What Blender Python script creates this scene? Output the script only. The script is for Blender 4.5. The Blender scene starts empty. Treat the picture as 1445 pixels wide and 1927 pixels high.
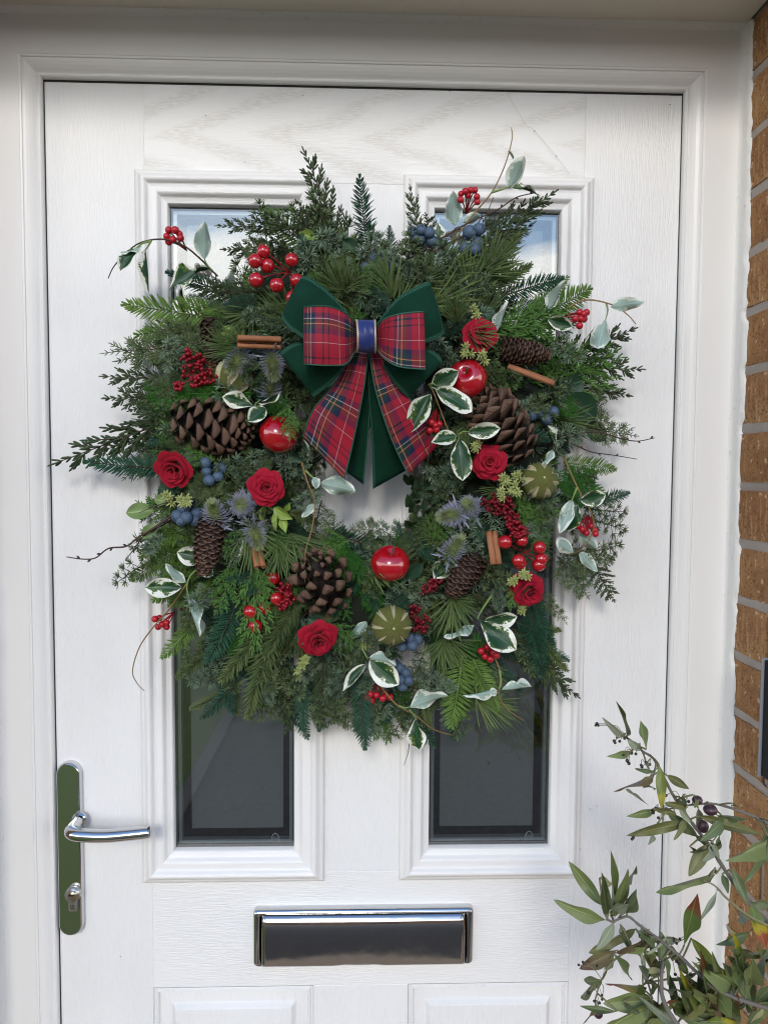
import bpy, math, random
import numpy as np
from mathutils import Matrix, Vector
random.seed(7)
rng = np.random.default_rng(11)
PI = math.pi
SC = bpy.context.scene
COL = SC.collection

# ------------------------------------------------------------------ camera
W, H, F = 1445.0, 1927.0, 1392.0
TILT, YAW, ROLL = 0.05454, 0.03069, 0.00606
CAM = Vector((0.0, -1.0, 1.5))
FW = Vector((math.sin(YAW)*math.cos(TILT), math.cos(YAW)*math.cos(TILT), -math.sin(TILT)))
RT0 = Vector((math.cos(YAW), -math.sin(YAW), 0)); UP0 = RT0.cross(FW)
RT = RT0*math.cos(ROLL) + UP0*math.sin(ROLL)
UP = -RT0*math.sin(ROLL) + UP0*math.cos(ROLL)
cam_data = bpy.data.cameras.new('camera')
cam_data.sensor_fit = 'VERTICAL'; cam_data.sensor_height = 36.0; cam_data.sensor_width = 27.0
cam_data.lens = 36.0*F/H
cam_data.clip_start = 0.02; cam_data.clip_end = 500.0
cam = bpy.data.objects.new('camera', cam_data); COL.objects.link(cam)
cam.matrix_world = Matrix(((RT.x, UP.x, -FW.x, CAM.x), (RT.y, UP.y, -FW.y, CAM.y), (RT.z, UP.z, -FW.z, CAM.z), (0, 0, 0, 1)))
SC.camera = cam

# ------------------------------------------------------------------ world, sun, exposure
SUN_EL, SUN_AZ = math.radians(26), math.radians(186)     # hazy bright sun high behind the photographer's left shoulder
world = bpy.data.worlds.new('World'); SC.world = world; world.use_nodes = True
wn, wl = world.node_tree.nodes, world.node_tree.links
wn.clear()
w_out = wn.new('ShaderNodeOutputWorld'); w_bg = wn.new('ShaderNodeBackground')
w_sky = wn.new('ShaderNodeTexSky'); w_sky.sky_type = 'NISHITA'; w_sky.sun_disc = False
w_sky.sun_elevation = SUN_EL; w_sky.sun_rotation = SUN_AZ; w_sky.air_density = 1.2; w_sky.dust_density = 0.3; w_sky.ozone_density = 4.0
w_tc = wn.new('ShaderNodeTexCoord'); w_map = wn.new('ShaderNodeMapping'); w_map.inputs['Scale'].default_value = (1.0, 1.0, 1.9)
w_map.inputs['Location'].default_value = (0.95, 0.35, 0.6)
w_no = wn.new('ShaderNodeTexNoise'); w_no.inputs['Scale'].default_value = 2.1; w_no.inputs['Detail'].default_value = 7; w_no.inputs['Roughness'].default_value = 0.55
w_rmp = wn.new('ShaderNodeValToRGB'); w_rmp.color_ramp.elements[0].position = 0.49; w_rmp.color_ramp.elements[1].position = 0.565
w_mix = wn.new('ShaderNodeMixRGB'); w_mix.inputs['Color2'].default_value = (14.0, 13.8, 13.6, 1)
w_bg.inputs['Strength'].default_value = 0.135
wl.new(w_tc.outputs['Generated'], w_map.inputs['Vector']); wl.new(w_map.outputs[0], w_no.inputs['Vector'])
w_sep = wn.new('ShaderNodeSeparateXYZ'); wl.new(w_tc.outputs['Generated'], w_sep.inputs[0])
w_lo = wn.new('ShaderNodeMapRange'); w_lo.inputs['From Min'].default_value = 0.27; w_lo.inputs['From Max'].default_value = 0.41; w_lo.inputs['To Min'].default_value = 0.17; w_lo.inputs['To Max'].default_value = -0.17
wl.new(w_sep.outputs['Z'], w_lo.inputs['Value'])
w_add = wn.new('ShaderNodeMath'); w_add.operation = 'ADD'; wl.new(w_no.outputs['Fac'], w_add.inputs[0]); wl.new(w_lo.outputs[0], w_add.inputs[1])
wl.new(w_add.outputs[0], w_rmp.inputs['Fac']); wl.new(w_rmp.outputs['Color'], w_mix.inputs['Fac'])
wl.new(w_sky.outputs[0], w_mix.inputs['Color1']); wl.new(w_mix.outputs[0], w_bg.inputs['Color']); wl.new(w_bg.outputs[0], w_out.inputs['Surface'])
sun_data = bpy.data.lights.new('sun', 'SUN'); sun_data.energy = 0.85; sun_data.angle = math.radians(12); sun_data.color = (1.0, 0.925, 0.82)
sun = bpy.data.objects.new('sun', sun_data); COL.objects.link(sun)
# sun_rotation 0 is +Y; rotation turns towards +X
sd = Vector((math.sin(SUN_AZ)*math.cos(SUN_EL), math.cos(SUN_AZ)*math.cos(SUN_EL), math.sin(SUN_EL)))
sun.rotation_euler = sd.to_track_quat('Z', 'Y').to_euler()
SC.view_settings.view_transform = 'Standard'; SC.view_settings.look = 'None'
SC.view_settings.gamma = 1.0; SC.view_settings.use_curve_mapping = False
SC.view_settings.exposure = 0.76
SC.render.engine = 'CYCLES'
SC.cycles.pixel_filter_type = 'BLACKMAN_HARRIS'; SC.cycles.filter_width = 1.1
SC.cycles.max_bounces = 8; SC.cycles.transparent_max_bounces = 12; SC.cycles.diffuse_bounces = 4

# ------------------------------------------------------------------ helpers
def P(px, py, d=0.0):
    """point of the photograph's pixel (px, py) that stands d metres in front of the door's face"""
    v = FW + RT*((px-W/2)/F) - UP*((py-H/2)/F)
    return CAM + v*((1.0-d)/v.y)
def S(px, d):
    return px*(1.0-d)/F
WM = {}
def link(o, parent=None, M=None):
    COL.objects.link(o)
    M = M.copy() if M is not None else Matrix.Identity(4)
    WM[o.name] = M
    if parent is not None:
        o.parent = parent
        o.matrix_basis = WM[parent.name].inverted() @ M
    else:
        o.matrix_basis = M
    return o
def empty(name, loc, parent=None):
    o = bpy.data.objects.new(name, None); o.empty_display_size = 0.05
    return link(o, parent, Matrix.Translation(loc))
def tag(o, label=None, cat=None, group=None, kind=None):
    if label: o['label'] = label
    if cat: o['category'] = cat
    if group: o['group'] = group
    if kind: o['kind'] = kind
    return o
class MB:
    def __init__(s):
        s.v = []; s.f = []; s.m = []; s.sm = []; s.t = []; s.uv = {}
    def vert(s, p): s.v.append((p[0], p[1], p[2])); return len(s.v)-1
    def face(s, ids, m=0, smooth=True, t=0.5): s.f.append(tuple(ids)); s.m.append(m); s.sm.append(smooth); s.t.append(t)
    def mesh(s, name, mats):
        me = bpy.data.meshes.new(name)
        me.from_pydata(s.v, [], s.f)
        for m in mats: me.materials.append(m)
        me.polygons.foreach_set('material_index', s.m)
        me.polygons.foreach_set('use_smooth', s.sm)
        a = me.attributes.new('tint', 'FLOAT', 'FACE'); a.data.foreach_set('value', s.t)
        if s.uv:
            u = me.uv_layers.new(name='UVMap')
            li = np.zeros(len(me.loops), dtype=np.int32); me.loops.foreach_get('vertex_index', li)
            arr = np.zeros((len(s.v), 2)); 
            for k, q in s.uv.items(): arr[k] = q
            u.data.foreach_set('uv', arr[li].ravel())
        me.update(); return me
    def obj(s, name, mats, parent=None, M=None):
        if not isinstance(mats, (list, tuple)): mats = [mats]
        return link(bpy.data.objects.new(name, s.mesh(name, mats)), parent, M)
    def box(s, lo, hi, m=0, bev=0.0, t=0.5):
        x0, y0, z0 = lo; x1, y1, z1 = hi
        if bev <= 0:
            b = [s.vert(p) for p in ((x0,y0,z0),(x1,y0,z0),(x1,y1,z0),(x0,y1,z0),(x0,y0,z1),(x1,y0,z1),(x1,y1,z1),(x0,y1,z1))]
            for q in ((0,3,2,1),(4,5,6,7),(0,1,5,4),(1,2,6,5),(2,3,7,6),(3,0,4,7)): s.face([b[i] for i in q], m, False, t)
            return
        # bevelled box: 24 vertices
        idx = {}
        X, Y, Z = (x0, x1), (y0, y1), (z0, z1)
        for a in (0, 1):
            for b in (0, 1):
                for c in (0, 1):
                    sx, sy, sz = (1-2*a), (1-2*b), (1-2*c)
                    idx[a,b,c,0] = s.vert((X[a], Y[b]+sy*bev, Z[c]+sz*bev))
                    idx[a,b,c,1] = s.vert((X[a]+sx*bev, Y[b], Z[c]+sz*bev))
                    idx[a,b,c,2] = s.vert((X[a]+sx*bev, Y[b]+sy*bev, Z[c]))
        def q(l, flip):
            ids = [idx[k] for k in l]
            s.face(ids[::-1] if flip else ids, m, False, t)
        for a in (0, 1): q([(a,0,0,0),(a,1,0,0),(a,1,1,0),(a,0,1,0)], a == 0)
        for b in (0, 1): q([(0,b,0,1),(0,b,1,1),(1,b,1,1),(1,b,0,1)], b == 0)
        for c in (0, 1): q([(0,0,c,2),(1,0,c,2),(1,1,c,2),(0,1,c,2)], c == 0)
        for a in (0, 1):
            for b in (0, 1): q([(a,b,0,0),(a,b,1,0),(a,b,1,1),(a,b,0,1)], (a+b) % 2 == 1)
            for c in (0, 1): q([(a,0,c,0),(a,0,c,2),(a,1,c,2),(a,1,c,0)], (a+c) % 2 == 1)
        for b in (0, 1):
            for c in (0, 1): q([(0,b,c,1),(1,b,c,1),(1,b,c,2),(0,b,c,2)], (b+c) % 2 == 1)
        for a in (0, 1):
            for b in (0, 1):
                for c in (0, 1): q([(a,b,c,0),(a,b,c,1),(a,b,c,2)], (a+b+c) % 2 == 1)
    def tube(s, pts, rad, n=6, m=0, t=0.5, cap=True, sq=1.0):
        pts = [Vector(p) for p in pts]
        if not isinstance(rad, (list, tuple)): rad = [rad]*len(pts)
        rings = []; ref = None
        for i, p in enumerate(pts):
            tg = (pts[min(i+1, len(pts)-1)] - pts[max(i-1, 0)])
            if tg.length < 1e-9: tg = Vector((0, 0, 1))
            tg.normalize()
            if ref is None: ref = Vector((0, 0, 1)) if abs(tg.z) < 0.9 else Vector((1, 0, 0))
            u = tg.cross(ref)
            if u.length < 1e-5: u = tg.orthogonal()
            u.normalize(); w = u.cross(tg).normalized(); ref = w
            rings.append([s.vert(p + u*(rad[i]*math.cos(2*PI*k/n)) + w*(rad[i]*sq*math.sin(2*PI*k/n))) for k in range(n)])
        for a, b in zip(rings, rings[1:]):
            for k in range(n): s.face((a[k], a[(k+1) % n], b[(k+1) % n], b[k]), m, True, t)
        if cap:
            s.face(rings[0][::-1], m, True, t); s.face(rings[-1], m, True, t)
    def lathe(s, prof, n=16, m=0, axis_pt=(0, 0, 0), t=0.5):
        rings = []
        for r, z in prof:
            if r < 1e-6: rings.append([s.vert((axis_pt[0], axis_pt[1], axis_pt[2]+z))])
            else: rings.append([s.vert((axis_pt[0]+r*math.cos(2*PI*k/n), axis_pt[1]+r*math.sin(2*PI*k/n), axis_pt[2]+z)) for k in range(n)])
        for a, b in zip(rings, rings[1:]):
            for k in range(n):
                k2 = (k+1) % n
                if len(a) == 1: s.face((a[0], b[k2], b[k]), m, True, t)
                elif len(b) == 1: s.face((a[k], a[k2], b[0]), m, True, t)
                else: s.face((a[k], a[k2], b[k2], b[k]), m, True, t)
    def grid(s, fn, nu, nv, m=0, t=0.5, smooth=True, uvfn=None, flip=False):
        ids = [[None]*(nv+1) for _ in range(nu+1)]
        for i in range(nu+1):
            for j in range(nv+1):
                k = s.vert(fn(i/nu, j/nv)); ids[i][j] = k
                s.uv[k] = uvfn(i/nu, j/nv) if uvfn else (i/nu, j/nv)
        for i in range(nu):
            for j in range(nv):
                q = (ids[i][j], ids[i+1][j], ids[i+1][j+1], ids[i][j+1])
                s.face(q[::-1] if flip else q, m, smooth, t)
    def needle(s, b, d, up, L, w, t=0.5, m=0, blunt=False, droop=0.0, fold=0.35):
        d = d.normalized(); sd_ = d.cross(up)
        if sd_.length < 1e-5: sd_ = d.orthogonal()
        sd_.normalize(); u = sd_.cross(d)
        prev = None
        st = ((0.0, 0.45), (0.35, 1.0), (0.82, 0.95 if blunt else 0.62))
        for x, ww in st:
            c = b + d*(L*x) - u*(droop*L*x*x)
            l = s.vert(c - sd_*(w*ww*0.5) - u*(w*fold*ww*0.5)); mm = s.vert(c + u*(w*fold*ww*0.5)); r = s.vert(c + sd_*(w*ww*0.5) - u*(w*fold*ww*0.5))
            if prev: s.face((prev[0], l, mm, prev[1]), m, False, t); s.face((prev[1], mm, r, prev[2]), m, False, t)
            prev = (l, mm, r)
        tip = s.vert(b + d*L - u*(droop*L))
        s.face((prev[0], tip, prev[1]), m, False, t); s.face((prev[1], tip, prev[2]), m, False, t)
def place(base, tip, face=(0, -1, 0), roll=0.0, unit=1.0, wid=None, thick=None):
    """matrix that lays a piece grown along its own +X from base to tip, its +Z turned to `face`"""
    X = (tip-base); L = X.length; X.normalize()
    Z = Vector(face); Z = Z - X*Z.dot(X)
    if Z.length < 1e-4: Z = X.orthogonal()
    Z.normalize(); Y = Z.cross(X)
    if roll:
        c, s_ = math.cos(roll), math.sin(roll); Y, Z = Y*c + Z*s_, Z*c - Y*s_
    k = L/unit; wy = k if wid is None else wid; wz = k if thick is None else thick
    return Matrix(((X.x*k, Y.x*wy, Z.x*wz, base.x), (X.y*k, Y.y*wy, Z.y*wz, base.y), (X.z*k, Y.z*wy, Z.z*wz, base.z), (0, 0, 0, 1)))
def spline(pts, n=6):
    pts = [Vector(p) for p in pts]; out = []
    q = [pts[0]*2-pts[1]] + pts + [pts[-1]*2-pts[-2]]
    for i in range(1, len(q)-2):
        for k in range(n):
            t = k/n; a, b, c, d = q[i-1], q[i], q[i+1], q[i+2]
            out.append(0.5*((2*b)+(c-a)*t+(2*a-5*b+4*c-d)*t*t+(3*b-a-3*c+d)*t**3))
    out.append(pts[-1]); return out
def U(a, b): return random.uniform(a, b)

# ------------------------------------------------------------------ materials
class NT:
    def __init__(s, name):
        s.mat = bpy.data.materials.new(name); s.mat.use_nodes = True
        s.n = s.mat.node_tree.nodes; s.l = s.mat.node_tree.links
        s.b = s.n['Principled BSDF']; s.out = s.n['Material Output']
    def node(s, typ, **kw):
        nd = s.n.new('ShaderNode'+typ)
        for k, v in kw.items():
            if k.startswith('_'): setattr(nd, k[1:], v)
            else: nd.inputs[k.replace('__', ' ')].default_value = v
        return nd
    def put(s, sock, val):
        if hasattr(val, 'is_output'): s.l.new(val, sock)
        elif isinstance(val, (tuple, list)) and len(val) == 3 and sock.type == 'RGBA': sock.default_value = (*val, 1)
        else: sock.default_value = val
    def set(s, **kw):
        for k, v in kw.items(): s.put(s.b.inputs[k.replace('__', ' ')], v)
        return s
    def math(s, op, a, b=None, c=None, clamp=False):
        nd = s.n.new('ShaderNodeMath'); nd.operation = op; nd.use_clamp = clamp
        s.put(nd.inputs[0], a)
        if b is not None: s.put(nd.inputs[1], b)
        if c is not None: s.put(nd.inputs[2], c)
        return nd.outputs[0]
    def mix(s, f, a, b, mode='MIX'):
        nd = s.n.new('ShaderNodeMixRGB'); nd.blend_type = mode
        s.put(nd.inputs[0], f); s.put(nd.inputs[1], a); s.put(nd.inputs[2], b); return nd.outputs[0]
    def ramp(s, fac, stops, const=False):
        nd = s.n.new('ShaderNodeValToRGB'); cr = nd.color_ramp
        if const: cr.interpolation = 'CONSTANT'
        while len(cr.elements) < len(stops): cr.elements.new(0.5)
        for e, (p, c) in zip(cr.elements, stops):
            e.position = p; e.color = (*c, 1) if isinstance(c, (tuple, list)) else (c, c, c, 1)
        s.put(nd.inputs[0], fac); return nd.outputs[0]
    def coord(s, which='Object', scale=None, loc=None, rot=None):
        o = s.n.new('ShaderNodeTexCoord').outputs[which]
        if scale is not None or loc is not None or rot is not None:
            mp = s.n.new('ShaderNodeMapping')
            if scale is not None: mp.inputs['Scale'].default_value = scale
            if loc is not None: mp.inputs['Location'].default_value = loc
            if rot is not None: mp.inputs['Rotation'].default_value = rot
            s.l.new(o, mp.inputs['Vector']); o = mp.outputs[0]
        return o
    def noise(s, vec, scale, detail=3, rough=0.5, dist=0.0, col=False):
        nd = s.n.new('ShaderNodeTexNoise'); nd.inputs['Scale'].default_value = scale; nd.inputs['Detail'].default_value = detail
        nd.inputs['Roughness'].default_value = rough; nd.inputs['Distortion'].default_value = dist
        if vec is not None: s.l.new(vec, nd.inputs['Vector'])
        return nd.outputs['Color' if col else 'Fac']
    def attr(s, name): return s.node('Attribute', _attribute_name=name).outputs['Fac']
    def rand(s): return s.n.new('ShaderNodeObjectInfo').outputs['Random']
    def bump(s, h, strength=0.3, dist=0.001):
        nd = s.n.new('ShaderNodeBump'); nd.inputs['Strength'].default_value = strength; nd.inputs['Distance'].default_value = dist
        s.put(nd.inputs['Height'], h); s.l.new(nd.outputs[0], s.b.inputs['Normal']); return s
    def geo(s, which): return s.n.new('ShaderNodeNewGeometry').outputs[which]

def simple(name, col, rough=0.5, **kw):
    m = NT(name); m.set(Base__Color=col, Roughness=rough, **kw); return m.mat
def needle_mat(name, c0, c1, rough=0.55, spec=0.35, tip=None):
    """leaf colour runs from c0 to c1 from needle to needle and from sprig to sprig"""
    m = NT(name); r = m.rand(); t = m.attr('tint')
    f = m.math('ADD', m.math('MULTIPLY', t, 0.65), m.math('MULTIPLY', r, 0.35))
    c = m.mix(f, c0, c1)
    n = m.noise(m.coord('Object'), 60, 2); c = m.mix(m.math('MULTIPLY', n, 0.35), c, tuple(x*0.55 for x in c0))
    m.set(Base__Color=c, Roughness=rough, Specular__IOR__Level=spec)
    return m.mat
def gloss_white(name, col, grain=None, rough=0.38, bump=0.25, dirt=0.0, cathedral=False):
    m = NT(name)
    co = m.coord('Object')
    base = col
    if grain == 'v': sc = (620, 620, 34)
    elif grain == 'h': sc = (34, 620, 620)
    else: sc = None
    if sc:
        wob = m.noise(m.coord('Object', (9, 9, 9)), 1.0, 2, col=True)
        vec = m.node('VectorMath', _operation='MULTIPLY_ADD')
        vec.inputs[1].default_value = (0.022, 0.0, 0.022)
        m.l.new(wob, vec.inputs[0]); m.l.new(co, vec.inputs[2])
        mp = m.n.new('ShaderNodeMapping'); mp.inputs['Scale'].default_value = sc; m.l.new(vec.outputs[0], mp.inputs['Vector'])
        g = m.noise(mp.outputs[0], 1.0, 3, 0.6)
        g = m.ramp(g, [(0.38, 0.0), (0.62, 1.0)])
        patch = m.noise(m.coord('Object', (7, 7, 3) if grain == 'v' else (3, 7, 7)), 1.0, 2)
        g2 = m.math('MULTIPLY', g, m.ramp(patch, [(0.35, 0.25), (0.65, 1.0)]))
        if cathedral:
            sp = m.n.new('ShaderNodeSeparateXYZ'); m.l.new(co, sp.inputs[0])
            wz = m.math('SUBTRACT', m.noise(m.coord('Object', (5, 1, 2)), 1.0, 2), 0.5)
            az = m.math('ABSOLUTE', m.math('ADD', m.math('SUBTRACT', sp.outputs['Z'], 1.938), m.math('MULTIPLY', wz, 0.05)))
            az = m.math('POWER', m.math('ADD', az, 0.0015), 0.85)
            vv = m.math('SUBTRACT', m.math('MULTIPLY', sp.outputs['X'], 1.0), m.math('MULTIPLY', az, 1.9))
            vv = m.math('ADD', vv, m.math('MULTIPLY', m.noise(m.coord('Object', (9, 9, 30)), 1.0, 3), 0.06))
            band0 = m.math('ADD', m.math('MULTIPLY', m.math('SINE', m.math('MULTIPLY', vv, 48)), 0.5), 0.5)
            band = m.ramp(band0, [(0.42, 0.0), (0.90, 1.0)])
            dash = m.ramp(m.noise(m.coord('Object', (75, 600, 620)), 1.0, 2, 0.6), [(0.44, 0.1), (0.54, 1.0)])
            cf = m.math('MULTIPLY', band, dash)
            base = m.mix(m.math('MULTIPLY', cf, 0.85), col, tuple(x*y for x, y in zip(col, (0.88, 0.865, 0.84))))
            g2 = m.math('ADD', g2, m.math('MULTIPLY', cf, 0.5))
        m.bump(g2, bump, 0.0012)
    else:
        n = m.noise(m.coord('Object', (160, 160, 160)), 1.0, 3); m.bump(n, bump*0.35, 0.0005)
    lo = m.noise(co, 3.0, 3)
    if dirt > 0:
        base = m.mix(m.math('MULTIPLY', m.ramp(lo, [(0.45, 0.0), (0.75, 1.0)]), dirt), base, (0.52, 0.50, 0.45))
    m.set(Base__Color=base, Roughness=rough, Specular__IOR__Level=0.45)
    return m.mat

WHITE = (0.80, 0.80, 0.795)
M_STILE = gloss_white('white door skin upright grain', WHITE, 'v', bump=0.5)
M_RAIL = gloss_white('white door skin level grain', WHITE, 'h', bump=0.45)
M_TOPRAIL = gloss_white('white door skin with cathedral grain', WHITE, 'h', bump=0.35, cathedral=True)
M_MOULDV = gloss_white('white glazing moulding', (0.79, 0.785, 0.775), 'v', bump=0.30, rough=0.35)
M_FRAME = gloss_white('white frame plastic', (0.77, 0.765, 0.75), None, rough=0.32, bump=0.2, dirt=0.06)
M_SOFFIT = gloss_white('soffit paint', (0.62, 0.57, 0.49), None, rough=0.6, bump=0.5, dirt=0.25)
M_GAP = simple('dark rubber seal', (0.02, 0.02, 0.02), 0.6)
def chrome(name, col=(0.60, 0.61, 0.62), rough=0.06):
    m = NT(name); n = m.noise(m.coord('Object'), 900, 2)
    m.set(Base__Color=col, Metallic=1.0, Roughness=m.math('ADD', m.math('MULTIPLY', m.math('ADD', n, m.ramp(m.noise(m.coord('Object'), 38, 4, 0.7), [(0.45, 0.0), (0.75, 1.6)])), 0.05), rough))
    m.bump(m.noise(m.coord('Object'), 16, 2), 0.12, 0.004); return m.mat
M_CHROME = chrome('polished chrome'); M_SATIN = chrome('satin nickel', (0.55, 0.54, 0.51), 0.3)
M_BLACK = simple('black gap', (0.008, 0.008, 0.008), 0.5)
mg = NT('window glass')
fr = mg.node('Fresnel'); bk = mg.geo('Backfacing')
mg.l.new(mg.math('ADD', mg.math('MULTIPLY', bk, 1/2.3-2.3), 2.3), fr.inputs['IOR']); gl = mg.n.new('ShaderNodeBsdfGlossy'); gl.inputs['Roughness'].default_value = 0.0; gl.inputs['Color'].default_value = (1, 1, 1, 1)
tr = mg.n.new('ShaderNodeBsdfTransparent'); tr.inputs['Color'].default_value = (0.86, 0.89, 0.88, 1)
mx = mg.n.new('ShaderNodeMixShader')
wav = mg.n.new('ShaderNodeBump'); wav.inputs['Strength'].default_value = 0.02; wav.inputs['Distance'].default_value = 0.01
mg.l.new(mg.noise(mg.coord('Object'), 6, 1), wav.inputs['Height']); mg.l.new(wav.outputs[0], gl.inputs['Normal'])
mg.l.new(fr.outputs[0], mx.inputs[0]); mg.l.new(tr.outputs[0], mx.inputs[1]); mg.l.new(gl.outputs[0], mx.inputs[2]); mg.l.new(mx.outputs[0], mg.out.inputs['Surface'])
M_GLASS = mg.mat
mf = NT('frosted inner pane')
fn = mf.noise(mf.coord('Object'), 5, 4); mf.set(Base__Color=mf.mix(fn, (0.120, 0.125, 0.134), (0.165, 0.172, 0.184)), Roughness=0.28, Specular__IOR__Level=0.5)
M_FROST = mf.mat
M_SPACER = simple('aluminium glazing spacer', (0.30, 0.33, 0.36), 0.35, Metallic=0.6)
M_ETCH = simple('etched line', (0.30, 0.33, 0.36), 0.6)
mb_ = NT('buff brown sandfaced brick')
co = mb_.coord('Object'); r_ = mb_.rand()
n1 = mb_.noise(co, 22, 5, 0.65); n2 = mb_.noise(co, 230, 5, 0.75); n3 = mb_.noise(co, 95, 3, 0.6); n4 = mb_.noise(mb_.coord('Object', (150, 150, 18)), 1.0, 3, 0.6)
bc = mb_.mix(r_, (0.36, 0.185, 0.078), (0.47, 0.27, 0.118))
bc = mb_.mix(mb_.ramp(n1, [(0.40, 0.0), (0.66, 0.8)]), bc, (0.27, 0.125, 0.058))
bc = mb_.mix(mb_.ramp(n4, [(0.50, 0.0), (0.72, 0.7)]), bc, (0.54, 0.34, 0.17))
bc = mb_.mix(mb_.ramp(n2, [(0.54, 0.0), (0.62, 0.85)]), bc, (0.12, 0.058, 0.030))
bc = mb_.mix(mb_.ramp(n3, [(0.63, 0.0), (0.68, 0.8)]), bc, (0.66, 0.52, 0.33))
mb_.set(Base__Color=bc, Roughness=0.95, Specular__IOR__Level=0.15)
mb_.bump(mb_.math('ADD', mb_.math('ADD', mb_.math('MULTIPLY', n2, 0.55), mb_.math('MULTIPLY', n4, 0.5)), mb_.math('MULTIPLY', n3, 0.6)), 1.0, 0.005)
M_BRICK = mb_.mat
mm_ = NT('grey mortar'); co = mm_.coord('Object'); n1 = mm_.noise(co, 260, 4, 0.7); n2 = mm_.noise(co, 20, 3)
mm_.set(Base__Color=mm_.mix(n2, (0.31, 0.27, 0.24), (0.45, 0.41, 0.37)), Roughness=0.95); mm_.bump(n1, 0.8, 0.002)
M_MORTAR = mm_.mat
mw = NT('far brickwork'); bt = mw.n.new('ShaderNodeTexBrick'); mw.l.new(mw.coord('Object', rot=(PI/2, 0, 0)), bt.inputs['Vector'])
bt.inputs['Color1'].default_value = (0.33, 0.16, 0.065, 1); bt.inputs['Color2'].default_value = (0.26, 0.115, 0.05, 1); bt.inputs['Mortar'].default_value = (0.2, 0.165, 0.15, 1)
bt.inputs['Scale'].default_value = 1.0; bt.inputs['Brick Width'].default_value = 0.225; bt.inputs['Row Height'].default_value = 0.075; bt.inputs['Mortar Size'].default_value = 0.005
mw.set(Base__Color=bt.outputs['Color'], Roughness=0.9); M_FARBRICK = mw.mat
mc = NT('white sealant'); n1 = mc.noise(mc.coord('Object'), 90, 4, 0.7)
mc.set(Base__Color=mc.mix(mc.ramp(n1, [(0.60, 0.0), (0.80, 0.7)]), (0.76, 0.755, 0.73), (0.42, 0.38, 0.34)), Roughness=0.5); mc.bump(n1, 0.7, 0.002)
M_CAULK = mc.mat
ml = NT('lawn turf'); n1 = ml.noise(ml.coord('Object'), 9, 6, 0.7); n2 = ml.noise(ml.coord('Object'), 0.7, 3)
ml.set(Base__Color=ml.mix(n1, (0.060, 0.100, 0.010), (0.125, 0.175, 0.025)), Roughness=0.9); M_LAWN = ml.mat
ma = NT('tarmac'); n1 = ma.ramp(ma.noise(ma.coord('Object'), 45, 5, 0.8), [(0.38, 0.0), (0.66, 1.0)])
ma.set(Base__Color=ma.mix(n1, (0.015, 0.0145, 0.014), (0.10, 0.095, 0.09)), Roughness=0.85); ma.bump(n1, 0.6, 0.004); M_TARMAC = ma.mat
M_KERB = simple('concrete edging', (0.15, 0.14, 0.125), 0.9)
M_EARTH = simple('pale paving', (0.23, 0.19, 0.15), 0.95)
ms_ = NT('sandstone bounce paving'); n1 = ms_.noise(ms_.coord('Object'), 5, 5, 0.7)
ms_.set(Base__Color=ms_.mix(n1, (0.34, 0.25, 0.16), (0.50, 0.39, 0.27)), Roughness=0.9); M_STEP = ms_.mat
M_MOULDH = gloss_white('white glazing moulding level', (0.79, 0.785, 0.775), 'h', bump=0.30, rough=0.35)
Z0 = 1.5
# ------------------------------------------------------------------ ground
b = MB(); b.box((-80, -120, -0.40), (80, 40, -0.20)); tag(b.obj('ground', M_EARTH), kind='structure')
b = MB(); b.box((-4.2, -8.0, -0.30), (-0.94, -0.16, -0.185)); tag(b.obj('lawn', M_LAWN), kind='structure')
b = MB(); b.box((-0.86, -8.0, -0.30), (2.6, -0.16, -0.187)); tag(b.obj('driveway', M_TARMAC), kind='structure')
b = MB(); b.box((-60, -14.0, -0.30), (60, -8.12, -0.19)); tag(b.obj('road', M_TARMAC), kind='structure')
b = MB(); b.box((-0.94, -8.0, -0.30), (-0.86, -0.16, -0.17), bev=0.006); tag(b.obj('kerb', M_KERB), kind='structure')
b = MB(); b.box((-0.47, -0.228, -0.30), (0.485, -0.061, -0.031), bev=0.01); b.box((-0.80, -1.25, -0.30), (1.30, -0.236, -0.045), bev=0.01); tag(b.obj('doorstep_bounce_slab', M_STEP), kind='structure')  # front slab lengthened and toned to bounce warm light onto the frame head

# ------------------------------------------------------------------ unseen brown terrace, added to hold back low sky light and bounce brown
terr = empty('added_terrace', (0, -27, -0.2)); tag(terr, 'unseen brown brick terrace with grey roof, added to hold back low sky light', 'house')
b = MB(); b.box((-34, -31, -0.2), (34, -25, 3.5)); b.obj('wall', M_FARBRICK, terr)
b = MB(); q = [b.vert(p) for p in ((-34.5, -24.6, 3.45), (34.5, -24.6, 3.45), (34.5, -28, 5.0), (-34.5, -28, 5.0), (34.5, -31.4, 3.45), (-34.5, -31.4, 3.45))]
b.face((q[0], q[1], q[2], q[3]), 0, False); b.face((q[3], q[2], q[4], q[5]), 0, False); b.face((q[1], q[4], q[2]), 0, False); b.face((q[0], q[3], q[5]), 0, False); b.obj('roof', simple('slate roof', (0.09, 0.085, 0.085), 0.8), terr)
wb = MB(); wb.box((-0.6, -0.05, -0.55), (0.6, 0.05, 0.55)); wme = wb.mesh('window', [simple('dark far window', (0.03, 0.035, 0.04), 0.15)])
for k in range(-5, 6):
    for zz in (1.0, 2.7): link(bpy.data.objects.new('window', wme), terr, Matrix.Translation((k*3.0+0.8, -24.98, zz)))

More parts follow.
